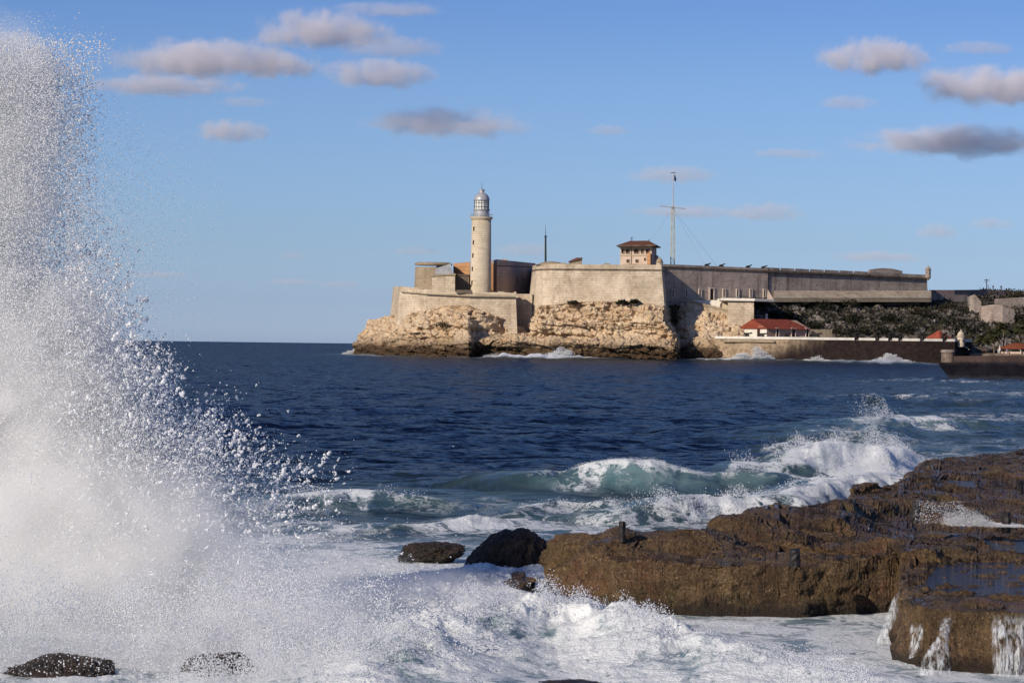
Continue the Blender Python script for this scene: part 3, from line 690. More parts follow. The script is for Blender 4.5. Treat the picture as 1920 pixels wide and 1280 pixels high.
# sentry box on the corner
def sentry(name, label, px, Y, py_bot, py_top, rpx, mw, mc, fin=True, corbel=True, group='stone sentry boxes'):
    a = P(px, py_bot, Y); H = Zp(px, py_top, Y) - a.z; r_ = rpx * Y / F
    t = thing(name, label, 'sentry box', a, 0, group)
    MB().lathe(a, [(r_ * 1.02, 0), (r_, H * .04), (r_ * .97, H * .56)], 14).build('wall', mw, t)
    if corbel: MB().lathe((a.x, a.y, a.z - H * .34), [(r_ * .15, 0), (r_ * .6, H * .16), (r_ * 1.0, H * .26), (r_ * 1.12, H * .336)], 14).build('corbel', mw, t)
    MB().lathe((a.x, a.y, a.z + H * .562), [(r_ * 1.18, 0), (r_ * 1.18, H * .06)], 14).build('cornice', mc, t)
    MB().lathe((a.x, a.y, a.z + H * .624), [(r_ * 1.02, 0), (r_ * .88, H * .13), (r_ * .5, H * .24), (r_ * .16, H * .29)], 14).build('dome', mc, t, True)
    MB().lathe((a.x, a.y, a.z + H * .912), [(r_ * .10, 0), (r_ * .22, H * .04), (r_ * .05, H * .09)], 10).build('finial', mc, t)
    for k in (-.6, .5): MB().box((a.x + r_ * math.sin(k), a.y - r_ * math.cos(k), a.z + H * .34), (r_ * .22, .16, H * .16), k).build('window', M_pane, t)
    return t
sentry('sentry_box', 'pale weathered sentry box on the corner of the great bastion, beside the signal station', 1236.5, 874.5, 508, 481, 6.2, M_front, M_tan)

# ---- signal station on the bastion
t = thing('signal_station', 'pink two storey signal station with wide hipped tile roof, on top of the great bastion', 'building', P(1195, 497, 900))
pl = [(1163, 905), (1222, 897), (1231, 909), (1172, 917)]
blk(pl, 503, 462, plain('pink_render', (0.47, 0.37, 0.295), .9, .2, .12, .6), 'wall', t)
a = [P(*q) for q in ((1156, 461.5, 902), (1229, 461.5, 892), (1239, 461.5, 912), (1166, 461.5, 922))]; ze = np.mean([v.z for v in a]); zr = Zp(1195, 451.5, 905)
bot = [Vector((v.x, v.y, ze)) for v in a]; top = [Vector((P(x, 452, y).x, y, zr)) for x, y in ((1181, 906.5), (1216, 902), (1217, 905), (1182, 909.5))]
MB().prism(bot, top).build('roof', M_tile2, t)
MB().prism([v - Vector((0, 0, .35)) for v in bot], [v - Vector((0, 0, .004)) for v in bot]).build('eaves', M_cordon, t)
th_ = math.atan2(-8, 59 * 900 / F)
fy = lambda px: np.interp(px, [1163, 1222], [905, 897])
fm = plain('grey_window_frame', (.33, .26, .2), .8, .2)
for px, wp in ((1168.5, 5), (1177.5, 8), (1183.6, 0), (1194, 10.5), (1204.8, 4.5), (1215, 7)):
    if wp: opening(t, px, fy(px), 467.5, 474.5, wp, 'window', th_, fm, .14)
for px in (1178, 1195): opening(t, px, fy(px), 487, 491.5, 5.5, 'window', th_, fm, .12)
opening(t, 1210, fy(1210), 484, 488, 3, 'window', th_, fm, .1)
MB().wall([(1162, fy(1162) - .12, 480, 478.6), (1222.4, fy(1222.4) - .12, 480, 478.6)], .5).build('string_course', M_tan, t)
MB().wall([(1214, 896.2, 498, 474), (1219.5, 895.6, 498, 474)], 1.6).build('pier', M_orange, t)
MB().wall([(1183, fy(1183) - .15, 498, 462), (1184.6, fy(1184.6) - .15, 498, 462)], .4).build('downpipe', M_wood, t)
an = MB(); q = P(1184.5, 453, 908); an.tube(q, P(1184.5, 443.5, 908), .09, .06, 6)
for dz in (.4, .9, 1.3): an.tube((q.x - .5, q.y, q.z + dz), (q.x + .5, q.y, q.z + dz + .05), .05, n=5)
an.build('aerial', M_iron, t)
q = P(1217, 453, 904); MB().tube(q, q + Vector((0, 0, .8)), .12, .1, 6).build('vent_pipe', M_iron, t)
MB().prism([P(1226, 497, 905), P(1237, 497, 905), P(1237, 497, 918), P(1226, 497, 918)], [P(1226, 478, 905), P(1234, 479, 905), P(1234, 479, 918), P(1226, 478, 918)]).build('annex', M_brown, t)
t = thing('shed', 'small brick shed with a sloping roof, on the left part of the great bastion', 'shed', P(1078, 497, 893))
MB().prism([P(1066, 499, 890), P(1091, 499, 890), P(1091, 499, 899), P(1066, 499, 899)], [P(1067, 491, 890), P(1091.5, 485.5, 890), P(1091.5, 485.5, 899), P(1067, 491, 899)]).build('wall', M_tan, t)
MB().prism([P(1065, 491.3, 889.4), P(1092.3, 485.3, 889.4), P(1092.3, 485.3, 899.6), P(1065, 491.3, 899.6)], [P(1065, 490, 889.4), P(1081, 483, 889.4), P(1092.3, 483, 899.6), P(1068, 489, 899.6)]).build('roof', M_tile2, t)
# flagpole
t = thing('flagpole', 'bare dark steel flagpole with a thin tip, on the rounded shoulder of the bastion', 'flagpole', P(1023, 494, 890))
MB().tube(P(1023, 496, 890), P(1023, 442, 890), .33, .26, 8).build('pole', M_iron, t)
MB().tube(P(1023, 442, 890), P(1023, 422, 890), .10, .04, 6).build('tip', M_iron, t)
MB().lathe(P(1023, 444, 890), [(.5, 0), (.5, .3)], 8).build('collar', M_iron, t)
# signal mast
t = thing('signal_mast', 'tall yellow lattice signal mast with crossarm and flag, right of the signal station', 'mast', P(1261, 496, 905))
MY = 905; lat = MB(); mb_ = P(1261, 500, MY); mt_ = P(1262, 388, MY)
for sx, sy in ((-1, -1), (1, -1), (1, 1), (-1, 1)):
    lat.tube(mb_ + Vector((sx * .62, sy * .62, 0)), mt_ + Vector((sx * .42, sy * .42, 0)), .10, .08, 5)
nb = 15
for i in range(nb):
    f0, f1 = i / nb, (i + 1) / nb; w0, w1 = .62 - .2 * f0, .62 - .2 * f1
    p0 = mb_.lerp(mt_, f0); p1 = mb_.lerp(mt_, f1)
    for k, (ax, ay, bx, by) in enumerate(((-1, -1, 1, -1), (1, -1, 1, 1), (1, 1, -1, 1), (-1, 1, -1, -1))):
        if i % 2: ax, bx, ay, by = bx, ax, by, ay
        lat.tube(p0 + Vector((ax * w0, ay * w0, 0)), p1 + Vector((bx * w1, by * w1, 0)), .055, n=4)
        lat.tube(p1 + Vector((ax * w1, ay * w1, 0)), p1 + Vector((bx * w1, by * w1, 0)), .05, n=4)
lat.build('lattice_tower', plain('mast_yellow_paint', (0.42, 0.36, 0.16), .6, .3, .3, .8), t)
MB().tube(P(1262, 392, MY), P(1262.8, 323, MY), .22, .10, 6).build('topmast', M_lead, t)
MB().tube(P(1236.5, 386, MY - .6), P(1286, 391.5, MY - .6), .16, .13, 6).build('crossarm', M_lead, t)
MB().tube(P(1258, 323.8, MY), P(1267, 324.2, MY), .12, n=5).build('masthead_bar', M_iron, t)
fl = MB(); vs = []
for i in range(7):
    for j in range(5):
        q = P(1264.2 + j * .9 * (.4 + .6 * min(1, i / 3)), 328 + i * 1.9, MY); vs.append((q.x, q.y + .25 * math.sin(j * 1.8 + i * .5), q.z))
for th2 in (0, .04):
    fl.add([(a, b + th2, c) for a, b, c in vs], [(i * 5 + j, i * 5 + j + 1, i * 5 + j + 6, i * 5 + j + 5) for i in range(6) for j in range(4)])
fl.build('flag', plain('navy_flag', (0.012, 0.03, 0.09), .9, .1), t)
gw = MB()
for x1, y1, Y1 in ((1322, 498, 915), (1190, 494, 940), (1345, 500, 950)): gw.tube(P(1262, 392, MY), P(x1, y1, Y1), .022, n=4)
gw.build('guy_wire', M_lead, t)
for py_ in (402, 412): 
    q = P(1262, py_, MY); MB().box(q + Vector((0, -.7, 0)), (.9, .3, .5)).build('lamp_box', M_lead, t)

# ---- long curtain wall
CW = lambda px: float(np.interp(px, [1240, 1440, 1745, 1900], [888, 912, 950, 972]))
t = thing('curtain_wall', 'long stained fortress wall with slit windows and parapet gaps, right of the great bastion', 'wall', P(1500, 560, 920))
st = [1238, 1290, 1340, 1390, 1440]
pyt = lambda px: float(np.interp(px, [1240, 1435, 1603, 1741], [502, 510, 517, 524]))
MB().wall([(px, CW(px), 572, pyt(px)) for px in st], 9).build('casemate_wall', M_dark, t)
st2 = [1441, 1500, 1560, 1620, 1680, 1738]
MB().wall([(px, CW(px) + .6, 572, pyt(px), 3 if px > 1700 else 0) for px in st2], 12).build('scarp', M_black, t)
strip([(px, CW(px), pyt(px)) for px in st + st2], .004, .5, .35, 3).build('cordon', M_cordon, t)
pp = MB()
pp.wall([(px, CW(px) + .3, pyt(px) - 3.0, pyt(px) - 7.2) for px in st], 2.2)
pp.build('parapet', M_dark, t)
xm = [1436] + [1463.5 + 27.6 * i for i in range(7)] + [1741]
for i in range(len(xm) - 1):
    a, b = xm[i] + (1.4 if i else 0), xm[i + 1] - 1.4
    if a > 1636 and a < 1660: top = 10.5
    else: top = 9.0
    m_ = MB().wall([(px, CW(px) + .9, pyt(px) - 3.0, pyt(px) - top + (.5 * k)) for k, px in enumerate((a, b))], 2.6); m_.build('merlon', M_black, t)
MB().wall([(px, CW(px) + 2.2, pyt(px) - 3.0, pyt(px) - 4.0) for px in (1437, 1600, 1738)], .8).build('embrasure_sill', M_black, t)
MB().wall([(1632, CW(1632) + 10, 515, 505), (1652, CW(1652) + 10, 515, 502.5), (1672, CW(1672) + 10, 515, 503.5), (1692, CW(1692) + 10, 516, 508)], 6).build('roof_hump', M_dark, t)
rz = math.atan2(24, 200 * 900 / F)
jam = plain('pale_jamb', (0.50, 0.42, 0.36), .9, .1, .15)
for px in (1261, 1286.5, 1312, 1357, 1382.5, 1407.5, 1433): opening(t, px, CW(px), 543, 556, 3.4, 'window', rz, jam, .32)
opening(t, 1334, CW(1334), 541.5, 562, 8, 'door', rz, jam, .45)
MB().wall([(1450, CW(1450) - 6, 566, 558, 0), (1560, CW(1560) - 6, 566, 559), (1660, CW(1660) - 6, 566, 559.5), (1746, CW(1746) - 6, 566, 560)], 7).build('talus_foot', M_tan, t)
tal = []
mb = MB(); n_ = 9
pts0 = [(px, CW(px) - 6, 558.5) for px in np.linspace(1451, 1746, n_)]; pts1 = [(px, CW(px) + .5, 545) for px in np.linspace(1451, 1746, n_)]
A = [P(p, q, y) for p, y, q in pts0]; B = [P(p, q, y) for p, y, q in pts1]; C = [v + Vector((0, 1, -3)) for v in B]; Dn = [v + Vector((0, 1, -1.2)) for v in A]
vs = A + B + C + Dn; fs = []
for r_ in range(4):
    for i in range(n_ - 1): fs.append((r_ * n_ + i, r_ * n_ + i + 1, ((r_ + 1) % 4) * n_ + i + 1, ((r_ + 1) % 4) * n_ + i))
fs += [(0, n_, 2 * n_, 3 * n_), (4 * n_ - 1, 3 * n_ - 1, 2 * n_ - 1, n_ - 1)]
mb.add(vs, fs); mb.build('talus', stone('talus_stone', (0.47, 0.40, 0.31), (0.36, 0.30, 0.23), (0.12, 0.095, 0.07), .9, 1.0, .8), t)
sentry('sentry_box', 'dark grey sentry box on the far right end of the long fortress wall', 1740, 949, 519, 497.5, 5.2, M_black, M_black)

# ---- terrace, square tower and ramp in front of the curtain wall
t = thing('square_tower', 'square stone tower carrying a white edged terrace, above the red roofed house', 'tower', P(1390, 600, 888))
MB().wall([(1365, 884, 612, 561.5), (1413.5, 882, 612, 562.5)], 14).build('tower_wall', M_front, t)
MB().wall([(1350, 889, 585, 562), (1366, 886, 585, 562)], 10).build('arch_wall', M_front, t)
ar = MB(); c_ = P(1357, 580, 888.2)
k_ = [(-1.35, 0), (-1.35, 1.2)] + [(-1.35 * math.cos(a), 1.2 + 1.35 * math.sin(a)) for a in np.linspace(.2, math.pi - .2, 9)] + [(1.35, 1.2), (1.35, 0)]
ar.path([(c_.x + x, c_.y - .2, c_.z + z) for x, z in k_], .28, n=6); ar.build('arch', M_white, t)
MB().wall([(1352, 883.2, 563.2, 558.5), (1415, 880.8, 564.2, 559.5), (1452, 886, 565.8, 561.5)], 22).build('terrace_slab', M_white, t)
MB().prism([P(1438, 561, 893), P(1451, 562, 889), P(1451, 562, 890), P(1438, 561, 894)], [P(1439, 542, 893), P(1440, 543, 892.7), P(1440, 543, 893.7), P(1439, 542, 894)]).build('stair_flank', M_dark, t)
t = thing('ramp_wall', 'sloping ramp with a parapet climbing the rock, below the slit windows', 'wall', P(1325, 590, 888))
MB().wall([(1288, 890, 606, 565), (1300, 889, 612, 567.5), (1330, 888, 616, 575), (1366, 886.2, 616, 584)], 3).build('ramp_face', M_front, t)
MB().wall([(1287, 889.8, 566, 562), (1300, 888.8, 568.5, 564), (1330, 887.8, 576, 571.5), (1366.5, 886.0, 585, 580.5)], .7).build('parapet', M_tan, t)
MB().wall([(1289, 893.2, 575, 563.5), (1352, 891, 580, 562.5)], 5).build('upper_walk', M_white, t)

# ================================================================== QUAY AND ITS HOUSES
M_quay = None
def mat_quay():
    m, N = newmat('quay_masonry'); p = geo_pos(N); s_ = N.n('ShaderNodeSeparateXYZ', {0: p})
    n1 = N.noise(p, .12, 6, .7); n2 = N.noise(N.vscale(p, .5, .5, .12), .9, 5, .7); n3 = N.noise(p, .8, 5, .7)
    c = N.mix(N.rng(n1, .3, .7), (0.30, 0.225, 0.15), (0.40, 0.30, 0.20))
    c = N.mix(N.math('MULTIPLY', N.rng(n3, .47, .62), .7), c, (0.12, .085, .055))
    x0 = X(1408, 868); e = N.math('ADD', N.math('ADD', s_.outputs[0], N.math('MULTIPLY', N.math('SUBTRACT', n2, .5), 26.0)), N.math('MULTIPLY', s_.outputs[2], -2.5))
    c = N.mix(N.rng(e, x0 - 10, x0 + 9), c, N.mix(N.rng(n3, .35, .65), (0.017, 0.011, 0.011), (0.034, 0.023, 0.020)))   # shade on the right part, painted near-black into the wall colour
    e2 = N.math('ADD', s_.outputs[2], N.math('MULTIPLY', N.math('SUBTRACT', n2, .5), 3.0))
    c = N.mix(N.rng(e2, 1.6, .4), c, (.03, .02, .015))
    out(N, principled(N, m, c, .85, bump(N, n3, .8, .4), .15).outputs[0]); return m
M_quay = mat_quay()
t = thing('quay', 'long low stone quay, coloured near-black for shade along its right part, with a pale coping', 'quay', P(1560, 670, 870))
qp = [(1340, 873), (1400, 869), (1480, 866), (1600, 866), (1720, 866), (1790, 868), (1822, 884)]
zq = Zp(1600, 635, 866)
def qring(off, z, far): return [Vector((P(px, 650, Y).x, Y - off, z)) for px, Y in qp] + [Vector((P(1822, 650, 884).x + 2, far, z)), Vector((P(1340, 650, 873).x + 4, far, z))]
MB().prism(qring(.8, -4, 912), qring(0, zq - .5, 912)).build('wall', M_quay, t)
MB().prism(qring(-.6, zq - .496, 911.5), qring(-.6, zq - .004, 911.5)).build('deck', M_black, t)
def coping(x0, x1):
    xs_ = [x0] + [v[0] for v in qp if x0 < v[0] < x1] + [x1]
    a = []
    for px in xs_:
        Y = float(np.interp(px, [v[0] for v in qp], [v[1] for v in qp])); a.append(Vector((P(px, 650, Y).x, Y, zq)))
    n_ = len(a); vs = [v + Vector((0, -.25, -.45)) for v in a] + [v + Vector((0, -.25, .32)) for v in a] + [v + Vector((0, .8, .32)) for v in a] + [v + Vector((0, .8, -.45)) for v in a]
    fs = [(r_ * n_ + i, r_ * n_ + i + 1, ((r_ + 1) % 4) * n_ + i + 1, ((r_ + 1) % 4) * n_ + i) for r_ in range(4) for i in range(n_ - 1)] + [(0, n_, 2 * n_, 3 * n_), (4 * n_ - 1, 3 * n_ - 1, 2 * n_ - 1, n_ - 1)]
    c_ = MB(); c_.add(vs, fs); c_.build('coping', M_white, t)
gaps = [1340] + [v + s_ for v in (1606, 1645, 1669, 1688, 1729, 1771) for s_ in (-4.2, 4.2)] + [1822]
for i in range(0, len(gaps), 2): coping(gaps[i], gaps[i + 1])
MB().wall([(1356, 870.6, 641, 637), (1400, 868.3, 641, 637), (1452, 866.2, 642, 638)], .8).build('string_course', M_tan, t)
MB().prism([P(1810, 651, 872), P(1818, 656, 872), P(1818, 656, 880), P(1810, 651, 880)], [P(1811, 650, 872), P(1812, 650, 872), P(1812, 650, 880), P(1811, 650, 880)]).build('ramp_end', M_white, t)
sentry('sentry_box', 'small cream domed sentry box at the right end of the quay', 1801.5, 871, 650, 617.5, 7.2, M_front, M_front, True, False)

t = thing('tile_roofed_house', 'long low house with red tiled roof and three dark doors, on the quay', 'house', P(1460, 633, 876))
hc = P(1438, 633.5, 873); d1 = Vector((14.2, 11.5, 0)); d2 = Vector((-7.4, 9.1, 0)); zg = zq
ev = Zp(1429, 614.5, 873); rg_ = Zp(1410, 597.5, 877)
c0 = Vector((hc.x, hc.y, zg)); c1 = c0 + d1; c2 = c1 + d2; c3 = c0 + d2
up = lambda v, z: Vector((v.x, v.y, z))
g0 = (c0 + c3) / 2; g1 = (c1 + c2) / 2
w_ = MB(); w_.add([c0, c1, c2, c3, up(c0, ev), up(c1, ev), up(c2, ev), up(c3, ev), up(g0, rg_ - .2), up(g1, rg_ - .2)],
    [(0, 1, 5, 4), (1, 2, 6, 9, 5), (2, 3, 7, 6), (3, 0, 4, 8, 7), (3, 2, 1, 0), (4, 5, 9, 8), (6, 7, 8, 9)])
w_.build('wall', stone('pink_plaster', (0.46, 0.33, 0.26), (0.40, 0.27, 0.21), (0.22, .15, .12), .4, 1.5, .6, (.42, .27, .2)), t)
oh = Vector((0, 0, .28)); o1 = d1.normalized() * .5; o2 = d2.normalized() * .6; sl_ = (rg_ - ev) / (d2.length / 2) * .6
E0 = up(c0 - o1 - o2, ev - sl_); E1 = up(c1 + o1 - o2, ev - sl_); E2 = up(c2 + o1 + o2, ev - sl_); E3 = up(c3 - o1 + o2, ev - sl_)
Rg0 = up(g0 - o1, rg_); Rg1 = up(g1 - d1.normalized() * 3.2, rg_)
rf = MB(); rf.add([E0, E1, E2, E3, Rg0, Rg1], [(0, 1, 5, 4), (1, 2, 5), (2, 3, 4, 5), (3, 0, 4), (3, 2, 1, 0)])
def mat_tiles():
    m, N = newmat('red_roof_tile_rows'); p = geo_pos(N)
    wv = N.n('ShaderNodeTexWave', {'Vector': p, 'Scale': 1.6, 'Distortion': .6, 'Detail': 2}, bands_direction='X').outputs[1]
    c = N.mix(N.rng(N.noise(p, .7, 5, .7), .3, .7), (.20, .045, .03), (.33, .085, .05)); c = N.mix(N.math('MULTIPLY', wv, .35), c, (.1, .03, .022))
    out(N, principled(N, m, c, .9, bump(N, wv, .5, .15), .1).outputs[0]); return m
rf.build('roof', mat_tiles(), t)
rzh = math.atan2(d1.y, d1.x); yl = lambda px: float(np.interp(px, [c0.x / c0.y * F + 960, c1.x / c1.y * F + 960], [c0.y, c1.y]))
drm = plain('brown_door', (.045, .018, .014), .7, .2)
for px, wp in ((1457, 6), (1487, 9), (1513, 6.5)): opening(t, px, yl(px), 616, 632.5, wp, 'door', rzh, jam, .22, 'door_leaf', drm)
gw_ = MB(); no = Vector((-d2.y, d2.x, 0)).normalized() * -1; no = no if no.x < 0 else -no
gw_.add([c0 + no * .1, c3 + no * .1, up(c3, ev) + no * .1, up(g0, rg_ - .25) + no * .1, up(c0, ev) + no * .1, c0 + no * .004, c3 + no * .004, up(c3, ev) + no * .004, up(g0, rg_ - .25) + no * .004, up(c0, ev) + no * .004],
    [(0, 1, 2, 3, 4), (9, 8, 7, 6, 5)] + [(i, (i + 1) % 5, 5 + (i + 1) % 5, 5 + i) for i in range(5)])
gw_.build('gable_wall', M_white, t)
gq = (c0 + (c3 - c0) * .30) + no * .12; MB().box((gq.x, gq.y, zg + 1.35), (1.1, .3, 2.7), math.atan2(d2.y, d2.x)).build('door', drm, t)
MB().box(P(1427, 612, 874.6), (2.3, .4, .2), math.atan2(d2.y, d2.x)).build('ledge', M_tan, t)
t = tag(MB().wall([(1523, yl(1523) + 1, 634, 617.5), (1560, yl(1523) + 3.5, 634, 617.5)], 1.0).build('garden_wall', M_tan), 'short plain stone wall joined to the right end of the red roofed house', 'wall')
# small pyramid roofed pavilion
t = thing('pavilion', 'small pavilion with red pyramid roof, left of the quay sentry box', 'pavilion', P(1760, 636, 884))
a = P(1760, 637, 886); MB().box((a.x, a.y, zq + .2), (4.6, 4.6, .4), .5).build('wall', M_brown, t)
zt_ = Zp(1760, 620.5, 886); MB().lathe((a.x, a.y, zq + .35), [(4.3, 0), (4.3, .12), (.05, zt_ - zq - .1)], 4).build('roof', M_tile, t)
MB().tube((a.x, a.y, zt_ - .2), (a.x, a.y, zt_ + .5), .12, .05, 6).build('finial', M_tile, t)
t = thing('beach_restaurant', 'low open restaurant with rust red roof, at the right edge among the palms', 'restaurant', P(1905, 660, 880))
a = P(1908, 660, 886); MB().lathe((a.x, a.y, Zp(1908, 654, 886)), [(6.4, 0), (6.3, .15), (2.4, 1.5), (.2, 1.9)], 12).build('roof', plain('rust_roof', (.20, .06, .03), .9, .1, .3, 2), t)
for k in range(8):
    an_ = 2 * math.pi * k / 8; MB().tube((a.x + 5.6 * math.cos(an_), a.y + 5.6 * math.sin(an_), a.z - 2), (a.x + 5.6 * math.cos(an_), a.y + 5.6 * math.sin(an_), Zp(1908, 654, 886) + .1), .13, n=6).build('post', M_white, t)
MB().lathe((a.x, a.y, a.z - 1.5), [(5.2, 0), (5.2, 1.6)], 12).build('counter', plain('pale_counter', (.5, .38, .3)), t)
# low building half hidden by the square tower
t = thing('hut', 'tiny white hut with dark windows, right of the square tower, over the red roof', 'hut', P(1424, 596, 893))
MB().wall([(1414, 893, 604, 590), (1431, 891, 604, 590)], 4).build('wall', plain('grey_blue_wall', (.25, .25, .29)), t)
for px in (1418, 1423, 1428): opening(t, px, 892, 592.5, 596, 3, 'window')
MB().wall([(1435, 889, 602, 588), (1439.5, 888.8, 602, 588)], 1.0).build('pillar', M_white, t)

# ---- old cannons
def make_cannon():
    t = thing('cannon', '', 'cannon', (0, 0, 0), 0, 'black iron cannons along the quay')
    MB().lathe((0, 0, 0), [(.02, 0), (.16, .05), (.1, .18), (.30, .28), (.31, .5), (.25, 1.2), (.19, 2.5), (.24, 2.6), (.24, 2.75), (.1, 2.76)], 12).build('barrel', M_iron, t)
    b = t.children[0]; b.rotation_euler = (R(82), 0, 0); b.location = (0, 1.1, .95)
    for s_ in (-1, 1):
        MB().prism([(s_ * .34 - .08, -.9, .12), (s_ * .34 + .08, -.9, .12), (s_ * .34 + .08, 1.0, .12), (s_ * .34 - .08, 1.0, .12)],
                   [(s_ * .34 - .08, -.6, .95), (s_ * .34 + .08, -.6, .95), (s_ * .34 + .08, .9, .6), (s_ * .34 - .08, .9, .6)]).build('carriage_cheek', M_iron, t)
        for y_ in (-.6, .7): MB().tube((s_ * .42, y_, .26), (s_ * .58, y_, .26), .26, n=12).build('wheel', M_iron, t)
    return t
proto = make_cannon(); first = True
spots = [(1400, 'black cannon lying left of the gable door of the red roofed house', 1.5, 1.05, .4), (1429, 'black cannon against the corner of the red roofed house', 1.5, 1.0, 1.0),
         (1475, 'black cannon pointing seaward between the first two doors of the red roofed house', .5, 1.0, 0), (1531, 'black cannon in front of the short wall beside the house', .9, 1.15, 0),
         (1606, 'black cannon nearest the short wall on the open part of the quay', .15, 1.1, 0), (1645, 'tall black cannon with a white tip, left of a close pair', .1, 1.3, 0),
         (1669, 'black cannon with a pale tip, right one of a close pair on the quay', .3, 1.1, 0), (1688, 'small black cannon alone on the middle of the quay', .2, 1.0, 0),
         (1729, 'black cannon on the quay, left of the pyramid roofed pavilion', .1, 1.15, 0), (1771, 'black cannon on the quay, in front of the pyramid roof', .1, 1.15, 0)]
for px, lab, rz_, sc_, back in spots:
    Y = float(np.interp(px, [q[0] for q in qp], [q[1] for q in qp])) + 2.2 + back
    if px in (1475, 1531): Y = float(np.interp(px, [q[0] for q in qp], [q[1] for q in qp])) + 1.8
    if px > 1590: Y -= 1.0; sc_ *= 1.35
    loc = Vector((P(px, 633, Y).x, Y, zq + .01))
    if first: proto.location = loc; proto.rotation_euler = (0, 0, rz_); proto.scale = (sc_,) * 3; proto['label'] = lab; first = False
    else: dup(proto, loc, rz_, lab, sc_)
for px, lab in ((1326, 'first raised cannon on top of the long wall, nearest the signal mast'), (1353, 'second raised cannon from the signal mast, on top of the long wall'),
                (1403, 'third raised cannon from the signal mast, on top of the long wall'), (1432, 'raised cannon on the long wall, just left of the first parapet gap')):
    loc = Vector((P(px, pyt(px) - 7.0, CW(px) + 4).x, CW(px) + 3.4, Zp(px, pyt(px) - 4.6, CW(px) + 1)))
    d = dup(proto, loc, 1.15, lab, .85); d['group'] = 'iron cannons on the long wall'; d.rotation_euler = (R(-9), 0, 2.0)

# ---- things on the right hand skyline
t = thing('boundary_wall', 'long low pinkish wall on the skyline, right of the long fortress wall', 'wall', P(1800, 556, 975))
MB().wall([(1744, 962, 566, 543.5), (1790, 968, 566, 543.5), (1850, 985, 566, 543), (1886, 992, 562, 545.5)], 2).build('wall', stone('pinkish_wall', (.30, .22, .21), (.22, .16, .15), (.10, .07, .075), .6, 1, .6), t)
MB().wall([(1744, 960, 566, 551), (1815, 972, 566, 553)], 3).build('plinth', M_dark, t)
t = thing('ruined_wall', 'broken grey stone ruin on the slope at the right, above the palms', 'ruin', P(1865, 590, 930))
MB().wall([(1818, 945, 604, 556), (1828, 944, 604, 552), (1840, 944, 604, 566)], 4).build('stump', M_black, t)
MB().wall([(1840, 932, 606, 574), (1862, 931, 606, 571), (1880, 931, 606, 573), (1902, 933, 606, 580)], 4).build('wall', M_dark, t)
MB().wall([(1868, 960, 580, 560), (1925, 962, 580, 557), (2010, 964, 585, 560)], 4).build('upper_wall', M_black, t)
def person(name, label, px, py, Y, lean=0.0, h=1.72, shirt=(.03, .03, .04), stride=.1):
    a = P(px, py, Y); me = bpy.data.meshes.new('person'); o = bpy.data.objects.new(name, me); COL.objects.link(o)
    k = h / 1.75
    J = {'pelvis': (0, 0, .95), 'waist': (0, 0, 1.1), 'chest': (lean * .2, 0, 1.36), 'neck': (lean * .3, 0, 1.50), 'head': (lean * .35, 0, 1.60), 'crown': (lean * .36, 0, 1.73),
         'shl': (-.19, 0, 1.42), 'ell': (-.26, .02, 1.15), 'hdl': (-.25, -.08, .90), 'shr': (.19, 0, 1.42), 'elr': (.27, .02, 1.15), 'hdr': (.25, -.1, .92),
         'hpl': (-.1, 0, .92), 'knl': (-.12 - stride * .4, 0, .5), 'ftl': (-.13 - stride, .03, .08), 'tol': (-.14 - stride, -.13, .04), 'hpr': (.1, 0, .92), 'knr': (.12, -.03, .5), 'ftr': (.13 + stride, .02, .08), 'tor': (.14 + stride, -.14, .04)}
    rad = dict(pelvis=.15, waist=.14, chest=.17, neck=.06, head=.105, crown=.07, shl=.07, ell=.045, hdl=.04, shr=.07, elr=.045, hdr=.04, hpl=.1, knl=.065, ftl=.045, tol=.04, hpr=.1, knr=.065, ftr=.045, tor=.04)
    names = list(J); E = [('pelvis', 'waist'), ('waist', 'chest'), ('chest', 'neck'), ('neck', 'head'), ('head', 'crown'), ('chest', 'shl'), ('shl', 'ell'), ('ell', 'hdl'), ('chest', 'shr'), ('shr', 'elr'), ('elr', 'hdr'),
         ('pelvis', 'hpl'), ('hpl', 'knl'), ('knl', 'ftl'), ('ftl', 'tol'), ('pelvis', 'hpr'), ('hpr', 'knr'), ('knr', 'ftr'), ('ftr', 'tor')]
    me.from_pydata([tuple(c * k for c in J[n]) for n in names], [(names.index(p), names.index(q)) for p, q in E], [])
    md = o.modifiers.new('skin', 'SKIN')
    for i, n in enumerate(names):
        sv = me.skin_vertices[0].data[i] if me.skin_vertices else None
        if sv: sv.radius = (rad[n] * k, rad[n] * k); sv.use_root = (n == 'pelvis')
    o.modifiers.new('sub', 'SUBSURF').levels = 1
    me.materials.append(plain('clothes', shirt, .9, .1)); o.location = a
    return tag(o, label, 'person', 'people standing on the skyline')
person('person', 'person in dark clothes standing on the skyline wall, closer to the utility pole', 1862, 543.5, 984, .2, 1.7, (.05, .03, .05), .12)
person('person', 'taller dark person standing upright on the skyline, right of the other one', 1877, 544.5, 990, 0, 1.85)
t = thing('utility_pole', 'short dark pole with two crossbars on the skyline, left of the standing people', 'pole', P(1850, 545, 988))
MB().tube(P(1850, 546, 988), P(1850, 522.5, 988), .16, .13, 6).build('post', M_iron, t)
MB().tube(P(1845, 525, 987.8), P(1855.5, 525.6, 987.8), .12, n=5).build('crossbar', M_iron, t)
MB().tube(P(1846.5, 528.4, 987.8), P(1851, 528.8, 987.8), .09, n=5).build('crossbar', M_iron, t)
MB().tube(P(1853, 545, 988), P(1853, 534, 988), .10, n=5).build('stay', M_iron, t)

